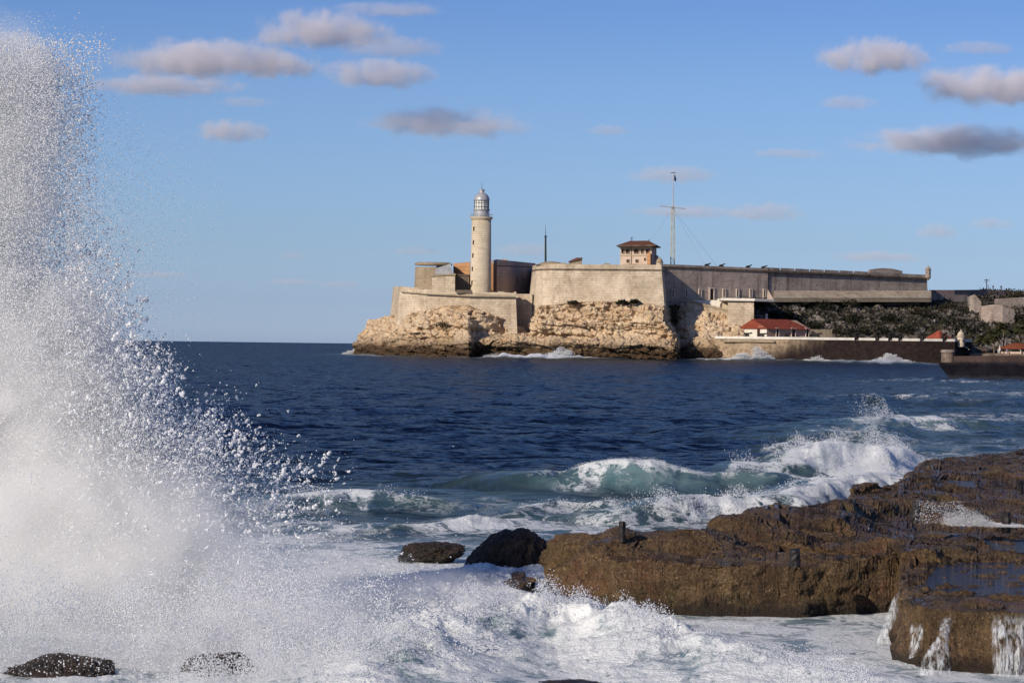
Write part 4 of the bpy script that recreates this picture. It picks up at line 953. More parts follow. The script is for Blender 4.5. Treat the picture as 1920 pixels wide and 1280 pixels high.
# ---- sea bastion at the right, nearer
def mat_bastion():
    m, N = newmat('shade_dark_masonry'); p = geo_pos(N); z = N.n('ShaderNodeSeparateXYZ', {0: p}).outputs[2]
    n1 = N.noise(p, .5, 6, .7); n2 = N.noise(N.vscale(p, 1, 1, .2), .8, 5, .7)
    c = N.mix(N.rng(n1, .35, .65), (.006, .006, .010), (.013, .012, .017))  # shade over the bastion, put into a near-black stone colour
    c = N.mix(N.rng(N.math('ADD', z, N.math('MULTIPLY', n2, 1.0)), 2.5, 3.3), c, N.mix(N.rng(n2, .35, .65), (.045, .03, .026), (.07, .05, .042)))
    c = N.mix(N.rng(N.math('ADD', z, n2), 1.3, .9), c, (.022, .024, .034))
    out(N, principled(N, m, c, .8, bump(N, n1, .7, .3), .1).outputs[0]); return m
t = thing('sea_bastion', 'stone sea bastion painted dark for shade, with an undercut prow and small turret, at the right edge', 'bastion', P(1840, 712, 392))
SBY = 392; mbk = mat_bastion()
zt_ = Zp(1850, 668, SBY); zm_ = Zp(1762, 679, SBY); zl = Zp(1772, 697, SBY)
pr = lambda px, Y, z: Vector((P(px, 690, Y).x, Y, z))
R0 = [pr(1792, 392, -2), pr(1850, 388, -2), pr(2300, 380, -2), pr(2300, 420, -2), pr(1800, 420, -2)]
R1 = [pr(1776, 392, zl - .5), pr(1850, 387.5, zl - .5), pr(2300, 379, zl - .5), pr(2300, 420, zl - .5), pr(1785, 420, zl - .5)]
R2 = [pr(1757, 392, zm_), pr(1850, 387, zm_), pr(2300, 378.5, zm_), pr(2300, 420, zm_), pr(1775, 420, zm_)]
mb = MB(); vs = R0 + R1 + R2; mb.add(vs, [(i + k * 5, (i + 1) % 5 + k * 5, (i + 1) % 5 + k * 5 + 5, i + k * 5 + 5) for k in (0, 1) for i in range(5)] + [(10, 11, 12, 13, 14)])
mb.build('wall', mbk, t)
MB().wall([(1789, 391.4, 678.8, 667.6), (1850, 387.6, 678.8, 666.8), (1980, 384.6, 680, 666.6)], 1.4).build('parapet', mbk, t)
a = P(1777, 680, 393.4); r_ = 12.2 * 393 / F; H = Zp(1777, 655.5, 393.4) - a.z
MB().lathe(a, [(r_ * 1.04, 0), (r_, .2), (r_, H * .80)], 16).build('turret', stone('grey_turret_stone', (.21, .175, .15), (.15, .125, .11), (.08, .065, .055), .6, .5, .8), t)
MB().lathe((a.x, a.y, a.z + H * .803), [(r_ * 1.12, 0), (r_ * 1.12, H * .12), (r_ * .9, H * .2)], 16).build('turret_cap', M_black, t)
# ================================================================== ROCKY SHORE
def mat_shore():
    m, N = newmat('brown_wet_rock'); p = geo_pos(N); g = N.n('ShaderNodeNewGeometry').outputs['Normal']
    up = N.n('ShaderNodeSeparateXYZ', {0: g}).outputs[2]; z = N.n('ShaderNodeSeparateXYZ', {0: p}).outputs[2]
    n1 = N.noise(p, .55, 6, .68); n2 = N.noise(p, 3.0, 8, .75, .4); n3 = N.noise(p, 13, 6, .75); n4 = N.noise(p, 30, 5, .78)
    c = N.mix(N.rng(n1, .34, .66), (.075, .042, .018), (.175, .105, .043))
    c = N.mix(N.math('MULTIPLY', N.rng(N.noise(p, .8, 6, .7, .8), .50, .68), .6), c, (.17, .066, .032))
    c = N.mix(N.math('MULTIPLY', N.rng(N.noise(p, 1.3, 6, .7), .50, .66), .6), c, (.115, .095, .030))
    c = N.mix(N.math('MULTIPLY', N.rng(n2, .46, .66), .6), c, (.24, .150, .072))
    c = N.mix(N.math('MULTIPLY', N.rng(n3, .50, .62), .70), c, (.026, .015, .009))
    c = N.mix(N.math('MULTIPLY', N.rng(n4, .54, .68), N.rng(n2, .36, .56)), c, (.52, .38, .24))
    c = N.mix(N.math('MULTIPLY', N.rng(n4, .46, .36), .8), c, (.018, .011, .007))
    e = N.math('ADD', z, N.math('MULTIPLY', N.math('SUBTRACT', n2, .5), .5))
    c = N.mix(N.math('MULTIPLY', N.rng(e, .34, .12), .85), c, (.018, .012, .008))
    wet = N.math('MULTIPLY', N.rng(up, .86, .97), N.rng(n1, .42, .58))
    ro = N.mix(wet, (.62, .62, .62), (.12, .12, .12))
    c = N.mix(N.math('MULTIPLY', wet, .55), c, (.028, .017, .012))
    h = N.math('ADD', N.math('ADD', N.math('MULTIPLY', n2, 1.0), N.math('MULTIPLY', n3, .6)), N.math('MULTIPLY', n4, .45))
    out(N, principled(N, m, c, ro, bump(N, h, 1.0, .11), .45).outputs[0]); return m
M_shore = mat_shore()
OUT1 = Gl([(945, 1108), (985, 1126), (1050, 1138), (1150, 1150), (1300, 1158), (1500, 1160), (1640, 1154), (1690, 1150)], 0.0)
OUT1 += Gl([(1686, 1246), (1745, 1262), (1850, 1268), (1990, 1272)], 0.0) + [(12, 34.5), (40, 34)]
OUT1 += [(60, 60), (60, 100), (24, 92)]
OUT1 += Gl([(2100, 836), (1920, 850), (1800, 861), (1725, 878), (1698, 893), (1690, 915), (1600, 922), (1582, 946), (1500, 956), (1410, 956), (1380, 978), (1290, 990), (1180, 988)], 1.15) + Gl([(1120, 992), (1060, 1006)], 1.0) + Gl([(1030, 1034)], .8) + Gl([(960, 1072)], .55)
L2 = Gl([(1020, 1046), (1100, 1042), (1180, 1041), (1350, 1036), (1500, 1030), (1590, 1012), (1700, 1004), (1790, 990), (1920, 985), (2300, 985)], 0.85)
L3 = Gl([(1330, 985), (1420, 992), (1560, 975), (1650, 946), (1760, 932), (1920, 930), (2300, 925)], 1.15)
L4 = Gl([(1690, 908), (1760, 902), (1920, 884), (2300, 870)], 1.3)
POOLS = [(Gl([(1745, 1064), (1800, 1054), (1930, 1052), (2050, 1052), (2050, 1122), (1930, 1120), (1820, 1114), (1742, 1108), (1722, 1090)], .86), .86, 'wide sheet of blue water on the flat front shelf'),
         (Gl([(1830, 1012), (1930, 1008), (2000, 1012), (2000, 1034), (1930, 1036), (1860, 1030)], .95), .95, 'shallow water on the right end of the shelf'),
         (Gl([(1500, 1044), (1545, 1041), (1640, 1041), (1640, 1045), (1560, 1046)], .86), .86, 'narrow puddle on the middle ledge'),
         (Gl([(1400, 1045), (1440, 1043), (1470, 1044), (1440, 1047)], .84), .84, 'small narrow puddle on the middle ledge'),
         (Gl([(1690, 906), (1800, 900), (1860, 903), (1850, 912), (1750, 914)], 1.22), 1.22, 'long puddle on the upper shore')]
def shore_z(x, y):
    nz = fbm(x / 1.3, y / 1.3, 2.0, 2); nf = fbm(x / .35, y / .35, 4.0, 3)
    d = polydist(x, y, OUT1) + nz * .26
    px = x / y * F + 960
    z = -1.2 + (1.98 + .10 * nz) * sstep(-.24, .10, d)
    z = z + 0.05 * sstep(.05, .7, d)
    def ledge(line, h, w_, nzk):
        _, sd, t = linedist(x, y, line)
        return h * sstep(-w_ * .35, w_, sd + nz * nzk + nf * nzk * .1)
    lowr = sstep(1540, 1700, px)
    dm = d > -.2
    z = z + ledge(L2, 1.0, .75, .35) * (.30 - .20 * lowr) * dm
    z = z + ledge(L3, 1.0, .6, .7) * (.14 + .08 * lowr) * dm
    z = z + ledge(L4, 1.0, 1.0, 1.0) * .12 * dm
    z = np.minimum(z, np.where(y < 49, .30 + .98 * sstep(940, 1250, px) + .10 * nz, 9))
    ins = sstep(-.05, .4, d)
    flat = sstep(1640, 1760, px) * sstep(46, 42, y)          # the flat, wet shelf at the right front
    rough = 1 - .8 * flat
    z = z + ins * rough * (nz * .07 + nf * .035 + fbm(x / 3.5, y / 3.5, 9, 3) * .06)
    pk = np.ones_like(z)
    for pts, pz, _ in POOLS:
        x0, x1 = min(q[0] for q in pts) - .6, max(q[0] for q in pts) + .6; y0, y1 = min(q[1] for q in pts) - .6, max(q[1] for q in pts) + .6
        m = (x > x0) & (x < x1) & (y > y0) & (y < y1)
        if not m.any(): continue
        pd = polydist(x[m], y[m], pts); w_ = sstep(-.45, -.05, pd) * (d[m] > .05)
        tgt = pz + np.where(pd > 0, -.035 * sstep(0, .12, pd), .02) + nf[m] * .15 + nz[m] * .04
        z[m] = z[m] * (1 - w_) + tgt * w_; pk[m] = 1 - .85 * w_
    return z, d, pk
def build_shore():
    pxs = np.concatenate([np.linspace(915, 2010, 1130), np.linspace(2016, 2900, 260)])
    D = np.concatenate([np.linspace(33.5, 47.5, 1650, endpoint=False), 1 / np.linspace(1 / 47.5, 1 / 82.0, 450)]); D = np.concatenate([D, np.linspace(84, 100, 10)])
    YY, PX = np.meshgrid(D, pxs, indexing='ij'); XX = (PX - 960) / F * YY
    z, d, pk = shore_z(XX, YY)
    # spread the rows evenly along each column's profile, so that steep faces keep their detail
    nr = 1250; Y2 = np.zeros((nr, len(pxs))); Z2 = np.zeros_like(Y2); D2 = np.zeros_like(Y2); K2 = np.zeros_like(Y2)
    for c in range(len(pxs)):
        yy = YY[:, c]; zc = z[:, c]; above = np.maximum(zc[1:], zc[:-1]) > -.35
        w_ = np.hypot(np.diff(zc), np.diff(yy) * .22) / yy[1:] * np.where(above, 1, .02); s = np.concatenate([[0], np.cumsum(w_)]); t = np.linspace(0, s[-1], nr)
        Y2[:, c] = np.interp(t, s, yy); Z2[:, c] = np.interp(t, s, zc); D2[:, c] = np.interp(t, s, d[:, c]); K2[:, c] = np.interp(t, s, pk[:, c])
    PX2 = np.broadcast_to(pxs, Y2.shape); X2 = (PX2 - 960) / F * Y2
    V = np.stack([X2, Y2, Z2], -1)
    # smooth normals for the displacement
    Zs = Z2.copy(); Ys = Y2.copy()
    for _ in range(5):
        Zs[1:-1] = (Zs[:-2] + Zs[1:-1] * 2 + Zs[2:]) / 4; Ys[1:-1] = (Ys[:-2] + Ys[1:-1] * 2 + Ys[2:]) / 4
        Zs[:, 1:-1] = (Zs[:, :-2] + Zs[:, 1:-1] * 2 + Zs[:, 2:]) / 4
    n = grid_normals(np.stack([(PX2 - 960) / F * Ys, Ys, Zs], -1)); n = np.where(n[..., 2:3] < 0, -n, n)
    a = fbm(X2 / .75, Y2 / .75, Z2 / .5, 3); b = fbm(X2 / .15, Y2 / .15, Z2 / .14, 2); c_ = fbm(X2 / .05, Y2 / .05, Z2 / .045, 2)
    lay = pn(X2 / 1.6, Y2 / 1.6, Z2 / .16)
    k = sstep(-.25, .0, D2) * K2 * (1 - .6 * sstep(1640, 1760, PX2) * sstep(46, 42, Y2) * sstep(.8, .97, n[..., 2]))
    steep = 1 - .55 * sstep(.7, .95, n[..., 2])
    disp = (a * .20 + b * .030 + c_ * .022 + lay * .05) * k * steep
    V = V + n * disp[..., None]
    o = grid_mesh('rocky_shore', V, M_shore, Z2 > -0.6, smooth=False)
    tag(o, 'brown wet pitted rock shelf stepping down to the foaming sea', 'rocky shore', None, 'structure')
    return V
SHORE_V = build_shore()
def rock(name, label, px, py_b, Y, w_, h_, d_, seed, zb, lean=0.0, mat=None, sub=6, group=None, rough=1.0):
    import bmesh
    bm = bmesh.new(); bmesh.ops.create_icosphere(bm, subdivisions=sub, radius=1.0)
    v = np.array([q.co[:] for q in bm.verts])
    f1 = fbm(v[:, 0] * 1.3 + seed, v[:, 1] * 1.3, v[:, 2] * 1.3, 4); f2 = fbm(v[:, 0] * 4 + seed, v[:, 1] * 4, v[:, 2] * 4, 4, ridged=True) - .4; f3 = fbm(v[:, 0] * 14 + seed, v[:, 1] * 14, v[:, 2] * 14, 3)
    r_ = 1 + (f1 * .40 + f2 * .13 + f3 * .06) * rough
    v = v * r_[:, None]; v[:, 2] = np.where(v[:, 2] > .55, .55 + (v[:, 2] - .55) * .55, v[:, 2])
    v[:, 0] += lean * v[:, 2]
    X0 = (px - 960) / F * Y
    v = v * np.array([w_ / 2, d_ / 2, h_]) ; 
    for q, c in zip(bm.verts, v): q.co = c
    me = bpy.data.meshes.new(name); bm.to_mesh(me); bm.free(); me.materials.append(mat or M_shore)
    o = bpy.data.objects.new(name, me); COL.objects.link(o); o.location = (X0, Y, zb)
    return tag(o, label, 'rock', group)
def darkrock():
    m, N = newmat('dark_wet_rock'); p = geo_pos(N); n1 = N.noise(p, 2.5, 7, .7); n2 = N.noise(p, 18, 6, .75)
    c = N.mix(N.rng(n1, .35, .65), (.012, .008, .006), (.045, .028, .017)); c = N.mix(N.rng(n2, .55, .7), c, (.012, .008, .006))
    out(N, principled(N, m, c, .45, bump(N, N.math('ADD', n1, N.math('MULTIPLY', n2, .5)), 1.0, .08), .4).outputs[0]); return m
M_drock = darkrock()
rock('boulder', 'dark brown rounded boulder with a peaked top, between the surf and the rock shelf', 962, 1050, 47.6, 1.36, .74, 1.0, 3.3, .30, .12, M_drock)
rock('boulder', 'small low dark rock awash in foam, left of the dark peaked boulder', 812, 1030, 51.8, 1.12, .27, .8, 7.7, .20, .25, M_drock)
rock('boulder', 'lumpy tan boulder with water rills, on the left end of the rock shelf', 1098, 1040, 44.8, 1.25, .60, 1.0, 11.1, .58, .05, M_shore)
rock('boulder', 'black rock showing through the spray in the lower left corner', 118, 1280, 33.8, 1.4, .56, 1.1, 15.5, -.2, .1, M_drock)
rock('boulder', 'black rock half hidden by spray, below the middle of the big splash', 415, 1280, 34.0, .95, .62, 1.0, 19.2, -.2, .1, M_drock)
rock('boulder', 'low dark rock just breaking the foam at the bottom edge', 1075, 1280, 33.2, .9, .2, .9, 23.9, -.04, .0, M_drock)
rock('boulder', 'heap of pale tan rock on the quay, left of the red roofed house', 1381, 632, 873, 7.2, 3.4, 5, 41.0, 6.4, 0, bpy.data.materials['headland_rock'], 5)
# rusty stubs of old posts let into the rock
def stub(px, py, zt, hpx, wpx, label, cat='post', tilt=0.0):
    a = G(px, py, zt); h = hpx * a.y / F; r_ = wpx * a.y / F / 2
    t = MB(); n_ = 9; rings = []
    rg = random.Random(px)
    for k in range(6):
        f = k / 5; rings.append([Vector((a.x + r_ * (1 + rg.uniform(-.18, .18)) * math.cos(2 * math.pi * i / n_) + tilt * h * f, a.y + r_ * (1 + rg.uniform(-.18, .18)) * math.sin(2 * math.pi * i / n_), a.z - .12 + (h + .12) * f + (rg.uniform(-.02, .02) if k == 5 else 0))) for i in range(n_)])
    vs = [v for q in rings for v in q]
    fs = [(i * n_ + k, i * n_ + (k + 1) % n_, (i + 1) * n_ + (k + 1) % n_, (i + 1) * n_ + k) for i in range(5) for k in range(n_)] + [tuple(range(5 * n_, 6 * n_))]
    t.add(vs, fs); o = t.build('post_stub', M_iron); return tag(o, label, cat, 'rusted post stubs on the rocks')
stub(1166, 1001, 1.14, 24, 13, 'black post stub standing beside the lumpy tan boulder')
stub(1714, 966, 1.25, 25, 17, 'black ragged post stub alone in the middle of the upper shelf', tilt=.15)
stub(1887, 985, 1.22, 24, 17, 'black post stub right of the small white splash on the shelf')
stub(1903, 980, 1.22, 9, 8, 'smallest stub, a low black knob beside the splash')
stub(1490, 1047, .95, 17, 22, 'squat dark stub beside the narrow puddles on the middle ledge')
stub(1912, 914, 1.45, 14, 12, 'black post stub highest up the shore at the right edge')
rock('boulder', 'small dark reddish block lying on the wet right part of the shelf', 1810, 1032, 43.0, .42, .13, .3, 31.0, .98, 0, M_drock, 5)
rock('boulder', 'tiny dark stone on the wet shelf, left of the reddish block', 1697, 1029, 43.2, .10, .07, .1, 37.0, 1.0, 0, M_drock, 4)
# standing water on the shelf
def mat_pool():
    m, N = newmat('rock_pool_water'); p = geo_pos(N)
    n1 = N.noise(N.vscale(p, 1, 2, 1), 6, 5, .65)
    out(N, principled(N, m, (.010, .011, .014), .06, bump(N, n1, .9, .06), .5).outputs[0]); return m
def pool(pts, z, label):
    c = np.mean(np.array(pts), 0); rg = random.Random(len(pts)); P2 = []
    n_ = len(pts)
    for i in range(n_):
        a, b = np.array(pts[i]), np.array(pts[(i + 1) % n_])
        for k in range(6):
            q = a + (b - a) * k / 6; q = q + (q - c) * rg.uniform(-.10, .10); P2.append(q)
    mb = MB(); mb.prism([(q[0], q[1], z - .07) for q in P2], [(q[0], q[1], z) for q in P2]); o = mb.build('rock_pool', M_pool)
    return tag(o, label, 'puddle', None, 'structure')
M_pool = mat_pool()
for a in POOLS: pool(*a)
# ================================================================== SPRAY AND SPLASHES
def mat_drop():
    m, N = newmat('white_water_drops')
    d = N.n('ShaderNodeBsdfDiffuse', {'Color': (.86, .87, .88, 1)}); t = N.n('ShaderNodeBsdfTranslucent', {'Color': (.84, .86, .88, 1)}); g = N.n('ShaderNodeBsdfGlossy', {'Color': (.9, .9, .9, 1), 'Roughness': .25})
    a = N.n('ShaderNodeMixShader', {0: .45, 1: d.outputs[0], 2: t.outputs[0]}); b = N.n('ShaderNodeMixShader', {0: .08, 1: a.outputs[0], 2: g.outputs[0]})
    out(N, b.outputs[0]); return m
M_drop = mat_drop()
_ng = None
def points_group():
    global _ng
    if _ng: return _ng
    ng = bpy.data.node_groups.new('drops', 'GeometryNodeTree')
    ng.interface.new_socket('Geometry', in_out='INPUT', socket_type='NodeSocketGeometry'); ng.interface.new_socket('Geometry', in_out='OUTPUT', socket_type='NodeSocketGeometry')
    i = ng.nodes.new('NodeGroupInput'); o = ng.nodes.new('NodeGroupOutput'); mp = ng.nodes.new('GeometryNodeMeshToPoints'); at = ng.nodes.new('GeometryNodeInputNamedAttribute'); at.data_type = 'FLOAT'; at.inputs[0].default_value = 'rad'
    sm = ng.nodes.new('GeometryNodeSetMaterial'); sm.inputs['Material'].default_value = M_drop
    ng.links.new(i.outputs[0], mp.inputs['Mesh']); ng.links.new(at.outputs[0], mp.inputs['Radius']); ng.links.new(mp.outputs[0], sm.inputs[0]); ng.links.new(sm.outputs[0], o.inputs[0])
    _ng = ng; return ng
def drops(name, label, cat, pts, rad, kind='stuff', group=None):
    me = bpy.data.meshes.new(name); me.vertices.add(len(pts)); me.vertices.foreach_set('co', np.asarray(pts, np.float32).ravel())
    a = me.attributes.new('rad', 'FLOAT', 'POINT'); a.data.foreach_set('value', np.asarray(rad, np.float32)); me.materials.append(M_drop)
    o = bpy.data.objects.new(name, me); COL.objects.link(o); md = o.modifiers.new('drops', 'NODES'); md.node_group = points_group()
    return tag(o, label, cat, group, kind)
# outline of the big splash, in metres: right hand limit and dense core for each height (photo row -> metres at its distance)
SY = 40.0
row = np.array([20, 60, 100, 150, 220, 300, 380, 450, 500, 560, 640, 700, 760, 820, 880, 940, 1000, 1080, 1160, 1230, 1290])
edge = np.array([110, 150, 172, 168, 172, 165, 170, 195, 215, 250, 290, 335, 390, 480, 560, 590, 620, 690, 770, 830, 860])
core = np.array([-90, -20, 70, 105, 105, 85, 62, 48, 66, 110, 170, 200, 235, 290, 325, 330, 330, 330, 330, 330, 330])
dens = np.array([.12, .55, .95, 1, .85, .80, .78, .78, .82, .92, 1, 1, 1, 1, 1, .95, .9, .85, .8, .75, .7])
def splash():
    rg = np.random.default_rng(5)
    pts = []; rad = []
    def accept(px, py, Y, k):
        s = Y / F; x = (px - 960) * s; z = CAMZ + (646 - 12 + (px - 0) * .0125 - py) * s
        n = fbm(x / .85, z / .85, Y / .9, 4); n2 = fbm(x / .22 + 9, z / .22, Y / .25, 3)
        n3 = fbm(np.arctan2(z + 2.0, x + 9.0) * 11, np.hypot(z + 2, x + 9) * .55, Y * .5, 3)    # jets fanning out from the foot
        py = py - 80 * n3 - 45 * n
        E = np.interp(py, row, edge) * 1.0; Cc = np.interp(py, row, core); Dn = np.interp(py, row, dens)
        wob = (n * .8 + n2 * .35 + n3 * .6) * (E - Cc + 30) * .55
        t = (px - Cc + wob) / (E - Cc + 1e-3)                       # 0 at the dense core, 1 at the edge
        prob = np.where(t < 0, 1.0, np.exp(-np.clip(t, 0, 5) * 2.7)) * Dn
        hole = sstep(-.45, .15, n + .5 * n2 + .75 * n3 + np.where(t < -.3, .6, 0) + np.where(py > 640, .22, 0))
        prob = prob * (.12 + .88 * hole) * np.where(t > 1.25, .05 * (py > 520), 1)
        return x, z, prob * k, t, n
    def clumps(p, r):
        """each larger drop is a torn lump, not a ball"""
        P_, R_ = [], []
        ax = rg.normal(size=p.shape) * .7 + np.stack([p[:, 0] + 7.5, p[:, 0] * 0, p[:, 2] + 1.5], -1) * .35; ax /= np.linalg.norm(ax, axis=1)[:, None]
        for k in range(5):
            o = ax * ((k - 2) * .85 * rg.random((len(p), 1)) + rg.normal(0, .15, (len(p), 1))) + rg.normal(0, .32, p.shape)
            P_.append(p + o * r[:, None]); R_.append(r * rg.uniform(.28, .66, len(p)))
        return np.concatenate(P_), np.concatenate(R_)
    def batch(N, ylo, yhi, xlo, xhi, r0, r1, k=1.0, spread=.9, power=1.0):
        py = rg.uniform(ylo, yhi, N); px = rg.uniform(xlo, xhi, N)
        Y = SY + rg.normal(0, spread, N) + (py < 500) * .3
        x, z, pr, t, n = accept(px, py, Y, k)
        ok = rg.random(N) < pr
        r = r0 * (r1 / r0) ** (rg.random(N) ** 2.2) * np.where(t > .45, 1.25, 1)
        a_, b_ = np.stack([x, Y, z], -1)[ok], r[ok]
        if r1 > .014: a_, b_ = clumps(a_, b_)
        pts.append(a_); rad.append(b_)
    batch(900000, 20, 1290, -220, 860, .0028, .0095)            # fine spray
    batch(800000, 60, 1290, -220, 420, .0035, .012, 1.0, .7)            # the dense core
    batch(52000, 440, 1250, 60, 860, .008, .026, 1.0)           # drops
    batch(170000, 70, 700, -220, 260, .005, .0135, 1.0, .6)      # thick clots in the tall column
    batch(9000, 470, 1000, 120, 640, .016, .040, 1.5)
    # fine veil drifting off to the right of the tall part
    N = 26000; py = rg.uniform(150, 640, N); px = rg.exponential(75, N) + 120; Y = SY + rg.normal(0, 1.0, N); s = Y / F
    pr = np.exp(-((py - 430) / 170) ** 2); ok = (rg.random(N) < pr) & (px < 420)
    pts.append(np.stack([(px - 960) * s, Y, CAMZ + (634 + px * .0125 - py) * s], -1)[ok]); rad.append((.0025 + .0035 * rg.random(N))[ok])
    # threads and torn sheets of water flung outward
    S = 4200; py = rg.uniform(40, 1250, S); px = rg.uniform(-150, 800, S); Y = SY + rg.normal(0, .8, S)
    x, z, pr, t, n = accept(px, py, Y, 1.0)
    pr = np.where((t > -.25) & (t < 1.1), np.maximum(pr, .18 * (t < .9)), pr * .3) * sstep(380, 640, py); ok = rg.random(S) < pr
    x, z, Y, py, px = x[ok], z[ok], Y[ok], py[ok], px[ok]
    ox, oz = -6.8, -.3
    for i in range(len(x)):
        dx, dz = x[i] - ox, z[i] - oz; a = math.atan2(dz, dx) + rg.normal(0, .75)
        L = rg.exponential(.08) + .03; m = int(max(5, L / .010)); u = np.linspace(0, 1, m)
        cv = rg.normal(0, 1.3); ang = a + cv * (u - .5)
        st = L / m; qx = x[i] + np.cumsum(np.cos(ang)) * st; qz = z[i] + np.cumsum(np.sin(ang)) * st; qy = Y[i] + np.cumsum(rg.normal(0, .25, m)) * st
        r = rg.uniform(.005, .012) * (np.sin(np.clip(u, .04, .96) * math.pi) ** .6) * rg.uniform(.6, 1.3, m) + .003
        pts.append(np.stack([qx, qy, qz], -1)); rad.append(r)
    # low spray in front of the burst, over the rocks in the corner
    N = 560000; py = 1300 - 320 * rg.random(N) ** 1.2; px = rg.uniform(-250, 900, N); Y = 35.3 + rg.normal(0, .9, N); s = Y / F
    x = (px - 960) * s; z = CAMZ + (634 + px * .0125 - py) * s; n = fbm(x / .6, z / .5, Y / .8, 4)
    lim = np.interp(px, [-250, 250, 500, 850], [1060, 1120, 1070, 1200])
    ok = (rg.random(N) < sstep(-80, 130, py - lim + n * 190) * sstep(-.35, .25, n) * .9) & (z > -.15)
    pts.append(np.stack([x, Y, z], -1)[ok]); rad.append((.0028 * (4.2 ** (rg.random(N) ** 2.2)))[ok])
    p = np.concatenate(pts); r = np.concatenate(rad)
    return p, r
SP, SR = splash()
drops('sea_spray', 'towering white burst of sea spray and drops at the left', 'spray', SP, SR)
# the churned white heart of the splash: thick mist
def mat_mist(dn):
    m, N = newmat('spray_mist_air')
    co_ = N.n('ShaderNodeTexCoord').outputs['Object']; p = geo_pos(N)
    r_ = N.n('ShaderNodeVectorMath', {0: co_}, operation='LENGTH').outputs['Value']
    n1 = N.noise(p, .9, 5, .65, .3)
    f = N.math('ADD', N.math('SUBTRACT', 1.0, r_), N.math('MULTIPLY', N.math('SUBTRACT', n1, .5), 1.3))
    d = N.math('MULTIPLY', N.math('MULTIPLY', N.rng(f, .05, .75), N.rng(r_, 1.0, .62)), dn)
    v = N.n('ShaderNodeVolumePrincipled', {'Color': (.985, .985, .985, 1), 'Density': d, 'Anisotropy': 0.0})
    out(N, None, v.outputs[0]); return m
import bmesh as _bm
def blob(name, loc, sx, sy, sz, m, label, cat, kind, sub=3, ry=0.0):
    b = _bm.new(); _bm.ops.create_icosphere(b, subdivisions=sub, radius=1.0); me = bpy.data.meshes.new(name); b.to_mesh(me); b.free()
    me.materials.append(m); o = bpy.data.objects.new(name, me); COL.objects.link(o); o.location = loc; o.scale = (sx, sy, sz); o.rotation_euler = (0, ry, 0)
    return tag(o, label, cat, None, kind)
MM = mat_mist(9.0); MM2 = mat_mist(2.2); MM3 = mat_mist(.7); MM5 = mat_mist(3.2)
q = P(0, 820, 39.9); blob('spray_mist', q, 2.5, 1.5, 3.2, MM, 'dense white mist in the heart of the big splash', 'mist', 'stuff')
q = P(150, 1040, 38.9); blob('spray_mist', q, 3.5, 1.4, 2.0, MM2, 'grey mist hanging low at the foot of the big splash', 'mist', 'stuff')
q = P(540, 1120, 39.2); blob('spray_mist', q, 2.6, 1.2, 1.2, MM3, 'thin bluish mist over the foaming surge', 'mist', 'stuff')
q = P(-10, 300, 40.2); blob('spray_mist', q, 1.35, .8, 2.6, MM5, 'thin pale mist in the tall column of the splash', 'mist', 'stuff')

_oct = np.array([[1, 0, 0], [-1, 0, 0], [0, 1, 0], [0, -1, 0], [0, 0, 1], [0, 0, -1]], float); _ocf = np.array([[0, 2, 4], [2, 1, 4], [1, 3, 4], [3, 0, 4], [2, 0, 5], [1, 2, 5], [3, 1, 5], [0, 3, 5]])
def drop_mesh(name, label, cat, p, r, group=None, seed=1):
    rg = np.random.default_rng(seed); n = len(p)
    q = rg.normal(size=(n, 4)); q /= np.linalg.norm(q, axis=1)[:, None]; w_, x, y, z = q.T
    M = np.stack([np.stack([1 - 2 * (y * y + z * z), 2 * (x * y - z * w_), 2 * (x * z + y * w_)], -1), np.stack([2 * (x * y + z * w_), 1 - 2 * (x * x + z * z), 2 * (y * z - x * w_)], -1), np.stack([2 * (x * z - y * w_), 2 * (y * z + x * w_), 1 - 2 * (x * x + y * y)], -1)], 1)
    base = p.mean(0); base[2] = p[:, 2].min()
    V = np.einsum('nij,kj->nki', M, _oct * np.array([1.3, .9, .8])) * np.asarray(r)[:, None, None] * 1.25 + (p - base)[:, None]
    Fa = (_ocf[None] + (np.arange(n) * 6)[:, None, None]).reshape(-1, 3)
    me = bpy.data.meshes.new(name); me.vertices.add(n * 6); me.vertices.foreach_set('co', V.astype(np.float32).ravel()); m = len(Fa)
    me.loops.add(m * 3); me.loops.foreach_set('vertex_index', Fa.astype(np.int32).ravel()); me.polygons.add(m); me.polygons.foreach_set('loop_start', np.arange(0, m * 3, 3, dtype=np.int32))
    me.polygons.foreach_set('use_smooth', np.ones(m, bool)); me.update(calc_edges=True); me.materials.append(M_drop)
    o = bpy.data.objects.new(name, me); COL.objects.link(o); o.location = base; return tag(o, label, cat, group)
MM4 = mat_mist(.9)
q = P(520, 1200, 37.2); blob('spray_mist', q, 2.3, .9, .85, MM2, 'bright low mist spreading right from the foot of the big splash', 'mist', 'stuff')
q = P(250, 1270, 34.6); blob('spray_mist', q, 3.6, 1.0, .95, MM4, 'low grey mist over the black rocks in the lower left corner', 'mist', 'stuff')
q = P(900, 1215, 37.0); blob('spray_mist', q, 2.3, .8, .62, MM3, 'soft white mist along the foaming surge', 'mist', 'stuff')
q = P(1250, 1262, 35.6); blob('spray_mist', q, 1.9, .7, .42, MM3, 'soft white mist low over the foam below the rock shelf', 'mist', 'stuff')
q = P(840, 1110, 41.5); blob('spray_mist', q, 1.5, .9, .5, MM3, 'bluish mist drifting against the left end of the rock shelf', 'mist', 'stuff')
